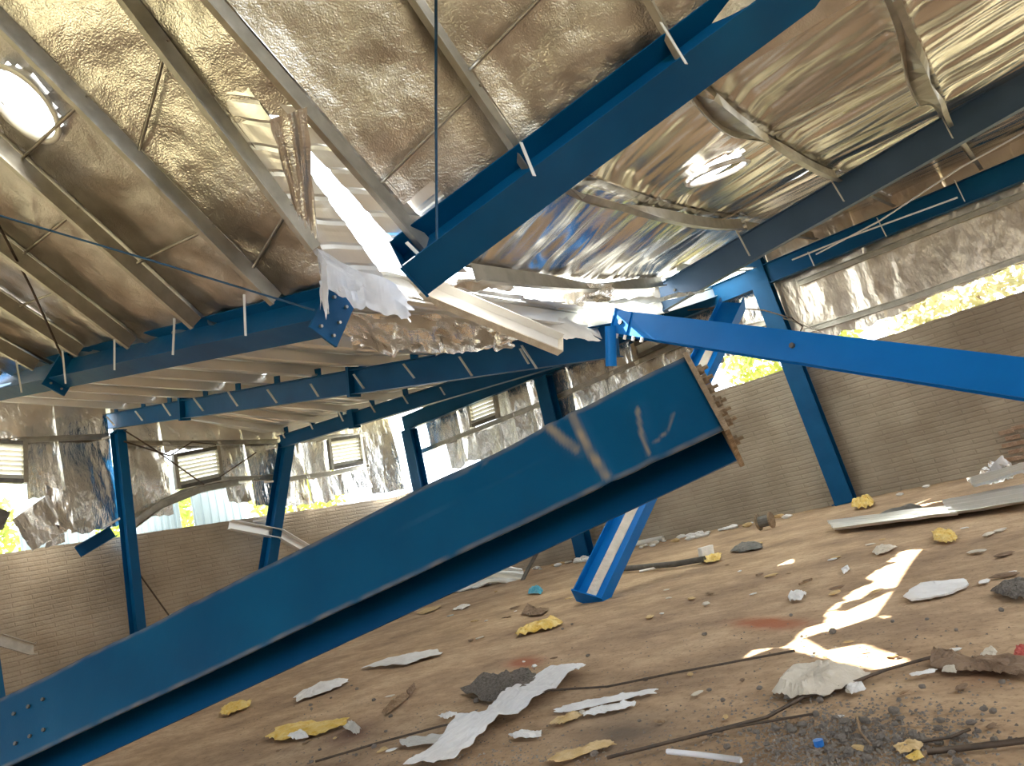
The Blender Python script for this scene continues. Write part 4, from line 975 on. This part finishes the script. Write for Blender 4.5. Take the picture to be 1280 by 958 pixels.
flat('paper', [(580, 738), (598, 731), (616, 727), (614, 731), (596, 737)], PAPER, 'white strip in front of the crumpled metal sheet', 'paper', 0.08, 0.04, 37)
flat('paper', [(548, 898), (560, 894), (572, 893), (570, 897), (558, 901)], PAPER, 'little white scrap left of the grey pile', 'paper', 0.03, 0.02, 38)
flat('paper', [(508, 866), (518, 855), (520, 862), (512, 872)], BROWN, 'brown broken board leaning piece left of the grey pile', 'board', 0.10, 0.02, 39)
flat('board', [(478, 892), (490, 880), (506, 868), (512, 872), (498, 884), (484, 895)], WOOD, 'splintered wood piece at lower centre left', 'board', 0.05, 0.02, 40)
flat('asphalt_patch', [(1240, 742), (1256, 732), (1290, 726), (1290, 752), (1258, 750)], GRIT, 'dark gritty heap at the right edge', 'grit', 0.08, 0.03, 41)
flat('rubble_pile', [(578, 868), (592, 858), (625, 850), (660, 844), (676, 850), (668, 862), (640, 876), (605, 880)], GRIT, 'low grey rubble pile beside the white tarp', 'rubble', 0.10, 0.07, 42)
flat('paper', [(430, 912), (440, 905), (452, 913), (448, 921), (440, 918)], PLASTIC, 'curled white plastic bit right of the yellow sheet', 'plastic', 0.05, 0.03, 43)

# metal sheets by the end wall
def msheet(name, quad, label, m=GALVW, seed=0, amp=0.03, ribs=4, hs=(0.05, 0.05, 0.05, 0.05), lift=0.0):
    q = [atZ(*p) + V((0, 0, hs[i])) for i, p in enumerate(quad)]
    def P(u, v):
        e = lerp(lerp(q[0], q[1], u), lerp(q[3], q[2], u), v); f = (v * ribs) % 1
        return e + V((0, 0, (0.04 if f < 0.25 else 0) + amp * abs(nz((e.x * 1.5, e.y * 1.5, seed))) + lift * math.sin(math.pi * u)))
    return tag(MB().grid(P, 30, 24).build(name, m, thick=0.004), label, 'metal sheet')
msheet('metal_sheet', [(1036, 658), (1190, 640), (1200, 650), (1045, 668)], 'long grey metal sheet flat before the end wall', seed=1)
msheet('metal_sheet', [(1180, 634), (1300, 610), (1300, 636), (1190, 650)], 'grey ribbed metal sheet under the right edge pile', seed=2)
msheet('metal_sheet', [(1215, 618), (1300, 600), (1300, 612), (1225, 628)], 'upper metal sheet of the right edge pile', seed=3, hs=(0.2, 0.25, 0.25, 0.2))
ct = [atX(562, 738, 14.9), atX(606, 704, 15.3), atX(654, 713, 15.2)]; cb_ = [atX(575, 742, 14.4), atX(612, 730, 14.6), atX(656, 731, 14.5)]
def Pc(u, v):
    k = u * 2; i = min(int(k), 1); f = k - i
    q = lerp(lerp(ct[i], ct[i + 1], f), lerp(cb_[i], cb_[i + 1], f), v)
    return q + V((-0.7, -0.2, 0.6)) * (0.07 if (v * 3.01) % 1 < 0.22 else 0.0) + V((0, 0, 0.03 * nz((u * 4, v * 3, 1))))
tag(MB().grid(Pc, 24, 36).build('metal_sheet', GALVW, thick=0.005), 'folded ribbed metal sheet tipped against the wall foot', 'metal sheet')
rod('pipe', [atX(652, 728, 14.4), atX(660, 712, 14.6), atX(672, 690, 14.8)], 0.05, DARKM, 'dark stick rising from the crumpled metal sheet', 'pipe')
loose('torn_foil', [atX(1212, 606, 15.2), atX(1236, 574, 15.6), atX(1270, 584, 15.4), atX(1246, 610, 14.9)], FOILW, 'crumpled silver foil heap against the end wall at right', 'foil', 0.14, 33, 18, 16, jag=0.3, fs=2.6)
loose('torn_foil', [atX(1232, 588, 15.4), atX(1252, 570, 15.7), atX(1264, 578, 15.6), atX(1250, 600, 15.3)], FOILT, 'bright standing shard on the silver foil heap', 'foil', 0.08, 34, 12, 10, jag=0.3)
loose('torn_foil', [atX(1272, 580, 15.3), atX(1300, 572, 15.3), atX(1300, 592, 15.1), atX(1272, 592, 15.1)], FOILT, 'white sheet scrap at the right edge by the wall', 'foil', 0.06, 35, 10, 8)

# rods lying on the floor
def gnd(pts, z=0.02): return [atZ(x, y) + V((0, 0, z + 0.008 * nz((x, y, 0), 0.05))) for x, y in pts]
rod('steel_rod', gnd([(395, 957), (470, 934), (545, 914), (620, 896)]) + gnd([(690, 880)], 0.08) + gnd([(760, 863), (850, 845), (995, 818)]), 0.008, WIRE, 'long thin rusty rod crossing the floor over the tarp')
rod('steel_rod', gnd([(760, 953), (860, 929), (960, 903), (1005, 878), (1060, 862), (1110, 843), (1166, 826)]), 0.009, WIRE, 'long bent rod running under the beige sack')
rod('steel_rod', gnd([(835, 934), (920, 915), (1018, 899)]), 0.006, WIRE, 'short thin rod below the beige sack')
rod('steel_rod', gnd([(1160, 945), (1210, 940), (1300, 931)], 0.015), 0.012, WIRE, 'dark rod at the lower right edge')
rod('steel_rod', gnd([(1155, 935), (1190, 930), (1215, 920)]), 0.006, WIRE, 'thin curved rod above the dark lower right one')
rod('plastic_tube', gnd([(836, 946), (880, 951), (928, 958)]), 0.012, CABLE, 'white plastic tube at the bottom edge', 'tube')
rod('pipe', gnd([(755, 717), (800, 714), (845, 710), (882, 704)], 0.06), 0.05, DARKM, 'long dark pipe on the floor right of the strut', 'pipe')
rod('pipe', gnd([(800, 717), (822, 712)], 0.03), 0.02, WHITEM, 'short pale pipe in front of the long dark one', 'pipe')
rod('pipe', gnd([(783, 686), (806, 681), (830, 676)], 0.07), 0.07, WHITEM, 'white pipe lying at the end wall foot', 'pipe')
rod('twig', gnd([(1074, 905), (1078, 925), (1092, 942)], 0.03), 0.005, WOOD, 'thin pale twig on the gravel', 'twig')
rod('stick', gnd([(1005, 730), (1015, 727), (1000, 733)], 0.02), 0.012, WOOD, 'short stick left of the sunlit patch', 'stick')
MBc = MB().tube([atZ(1025, 935) + V((0, 0, 0.006)), atZ(1025, 935) + V((0, 0, 0.03))], 0.02, 14)
tag(MBc.build('bottle_cap', mat('cap_blue', (0.02, 0.16, 0.55), 0.4, col2=(0.03, 0.2, 0.6), nscale=30)), 'tiny blue bottle cap among the gravel', 'bottle cap')
# small barrel and box
sp0 = atZ(968, 660)
spl = empty('cable_spool', sp0, 'small dark spool at the end wall foot', 'spool')
for x in (0.0, 0.26): MB().tube([sp0 + V((0, x, 0.16)), sp0 + V((0, x + 0.03, 0.16))], 0.16, 16).build('rim', RUST, spl)
MB().tube([sp0 + V((0, 0.03, 0.16)), sp0 + V((0, 0.26, 0.16))], 0.11, 14).build('core', DARKM, spl)
bx0 = atZ(884, 700)
tag(MB().box(bx0, V((0.8, -0.6, 0)), V((0.6, 0.8, 0)), V((0.1, -0.1, 1)), (-0.11, 0.11), (-0.06, 0.06), (0.02, 0.2)).build('carton', PAPER, bevel=0.01), 'small white carton tilted on yellow scrap', 'carton')

# stones, scraps: countable pieces
def lump(r, seed):
    mb = MB(); vs = []; fs = []
    for i in range(5):
        for j in range(7):
            t = math.pi * i / 4; f = 6.2832 * j / 7
            d = V((math.sin(t) * math.cos(f), math.sin(t) * math.sin(f), math.cos(t)))
            vs.append(d * r * (1 + 0.35 * nz(d * 1.3 + V((seed, 0, 0)))) * 1.0)
    for i in range(4):
        for j in range(7):
            a, b = i * 7 + j, i * 7 + (j + 1) % 7; fs.append((a, b, b + 7, a + 7))
    mb.add(vs, fs); return mb
protos = []
for k in range(4):
    o = lump(1.0, k * 3.3).build('stone', STONE, base=(0, 0, 0)); protos.append(o)
def put_stone(p, s, label, group):
    k = random.randrange(4); o = protos[k]
    if o.get('label'): o = o.copy(); C.objects.link(o)
    o.location = (p.x, p.y, s * 0.45); o.scale = (s, s * random.uniform(0.7, 1.1), s * random.uniform(0.55, 0.8)); o.rotation_euler = (0, 0, random.random() * 6.28)
    tag(o, label, 'stone', group)
for i in range(70):
    x = random.gauss(1050, 75); y = random.gauss(925, 26)
    if y < 868 or y > 965: continue
    put_stone(atZ(x, y), random.uniform(0.011, 0.024), 'dark pebble in the gravel spill at the lower right', 'pebbles of the gravel spill')
for i in range(70):
    x = random.uniform(380, 1270); y = random.uniform(760 if x > 700 else 850, 955)
    if 500 < x < 745 and y > 835: continue
    put_stone(atZ(x, y), random.uniform(0.009, 0.020) * (1 + (900 - y) / 400 if y < 900 else 1), 'small dark stone scattered on the open floor', 'stones scattered on the floor')
for i in range(24):
    x = random.uniform(590, 668); y = 864 + random.uniform(-10, 10) - (x - 625) * 0.18
    p = atZ(x, y); put_stone(p, random.uniform(0.015, 0.035), 'grey lump on the rubble pile by the tarp', 'lumps of the rubble pile')
# fine gravel: uncountable
mb = MB()
def tri(p, s):
    a = random.random() * 6.28; h = s * random.uniform(0.6, 1.0)
    vs = [p + V((math.cos(a + k * 2.094) * s, math.sin(a + k * 2.094) * s, 0)) for k in range(3)] + [p + V((0, 0, h))]
    mb.add(vs, [(0, 1, 3), (1, 2, 3), (2, 0, 3)])
for i in range(2600):
    x = random.gauss(1055, 80); y = random.gauss(926, 26)
    if y < 862 or y > 968: continue
    tri(atZ(x, y), random.uniform(0.004, 0.012))
for i in range(900):
    x = random.uniform(300, 1275); y = random.uniform(780 if x > 650 else 870, 965)
    tri(atZ(x, y), random.uniform(0.004, 0.010))
for i in range(350):
    x = random.gauss(640, 90); y = random.gauss(945, 16)
    if y < 968: tri(atZ(x, y), random.uniform(0.004, 0.010))
tag(mb.build('gravel', STONE, base=(0, 0, 0)), 'fine dark gravel and grit spilled over the floor', 'gravel', kind='stuff')
# foam crumbs along the end wall
for i in range(60):
    Y = random.choice([random.gauss(9.8, 0.6), random.gauss(8.2, 0.5), random.gauss(12.3, 0.6), random.uniform(2.0, 14)])
    s = random.uniform(0.04, 0.10); X = 17.2 + random.uniform(-0.9, 0.5)
    m = random.choice([PAPER, PAPER, PAPER, SACK, TAN])
    o = lump(s, i * 1.7).build('foam_crumb', m, base=(0, 0, 0)); o.location = (X, Y, s * 0.4); o.scale = (1, 1.6, 0.6)
    tag(o, 'small pale crumb of debris along the end wall foot', 'debris crumb', 'crumbs along the end wall')
for i in range(46):
    x = random.uniform(560, 1270); y = random.uniform(700, 800) - (x - 640) * 0.12
    p = atZ(x, y)
    if p.z > 0.01 or p.x > 17 or p.y > 18 or p.x < 0: continue
    s = random.uniform(0.02, 0.05); m = random.choice([PAPER, SACK, TAN, WOOD, BROWN])
    o = lump(s, 60 + i * 1.7).build('litter_scrap', m, base=(0, 0, 0)); o.location = (p.x, p.y, s * 0.2); o.scale = (1.0, 2.0, 0.3); o.rotation_euler = (0, 0, random.random() * 3)
    tag(o, 'small flat scrap of litter on the far floor', 'litter', 'litter scraps on the far floor')

for i in range(34):
    x = random.uniform(330, 1270); y = random.uniform(800 if x > 640 else 860, 950)
    p = atZ(x, y); s_ = random.uniform(0.012, 0.032); m = random.choice([PAPER, SACK, TAN, BROWN, WOOD])
    o = lump(s_, 160 + i * 1.9).build('litter_scrap', m, base=(0, 0, 0)); o.location = (p.x, p.y, s_ * 0.22); o.scale = (0.8, 1.8, 0.3); o.rotation_euler = (0, 0, random.random() * 3)
    tag(o, 'tiny flat scrap of litter on the near floor', 'litter', 'litter scraps on the near floor')

# ------------------------------------------------------------------ greenery outside
def bush(name, c, rx, ry, rz, n, m, label, s=0.16):
    root = empty(name, (c[0], c[1], 0), label, 'tree', 'trees outside the walls')
    mb = MB(); rnd = random.Random(hash(label) % 9999 if False else int(c[0] * 31 + c[1] * 17))
    for i in range(n):
        d = V((rnd.gauss(0, 1), rnd.gauss(0, 1), rnd.gauss(0, 1))).normalized() * (0.55 + 0.45 * rnd.random())
        p = V(c) + V((d.x * rx, d.y * ry, d.z * rz))
        a = V((rnd.gauss(0, 1), rnd.gauss(0, 1), rnd.gauss(0, 1))).normalized(); b = a.cross(V((rnd.gauss(0, 1), rnd.gauss(0, 1), 0.3))).normalized()
        q = s * rnd.uniform(0.6, 1.3)
        mb.add([p - a * q, p + b * q * 0.4, p + a * q, p - b * q * 0.4], [(0, 1, 2, 3)])
    o = mb.build('foliage', m, root); o['kind'] = 'stuff'
    MB().tube([(c[0], c[1], -0.15), (c[0] + 0.1, c[1], c[2] * 0.6), (c[0], c[1] + 0.1, c[2])], 0.13, 8, 0.05).build('trunk', BARK, root)
bush('tree', (21.2, 2.0, 4.0), 1.4, 2.4, 1.9, 2600, LEAFD, 'dry yellow green tree behind the right end of the end wall')
bush('tree', (21.4, 6.8, 3.9), 1.4, 2.0, 1.8, 1800, LEAF, 'green tree seen over the end wall behind the right post')
bush('tree', (21.5, -3.2, 4.2), 1.4, 2.0, 2.0, 1800, LEAFD, 'dry tree beyond the right edge of the end wall')
bush('tree', (6.0, 23.2, 4.0), 2.0, 1.4, 1.9, 1800, LEAF, 'yellow green tree outside at the far left louver')
bush('tree', (11.2, 23.4, 4.2), 2.0, 1.4, 2.0, 1800, LEAF, 'green tree outside below the tilted louver')
bush('tree', (16.6, 23.4, 4.0), 1.8, 1.4, 1.9, 1600, LEAF, 'green tree outside below the small louver')
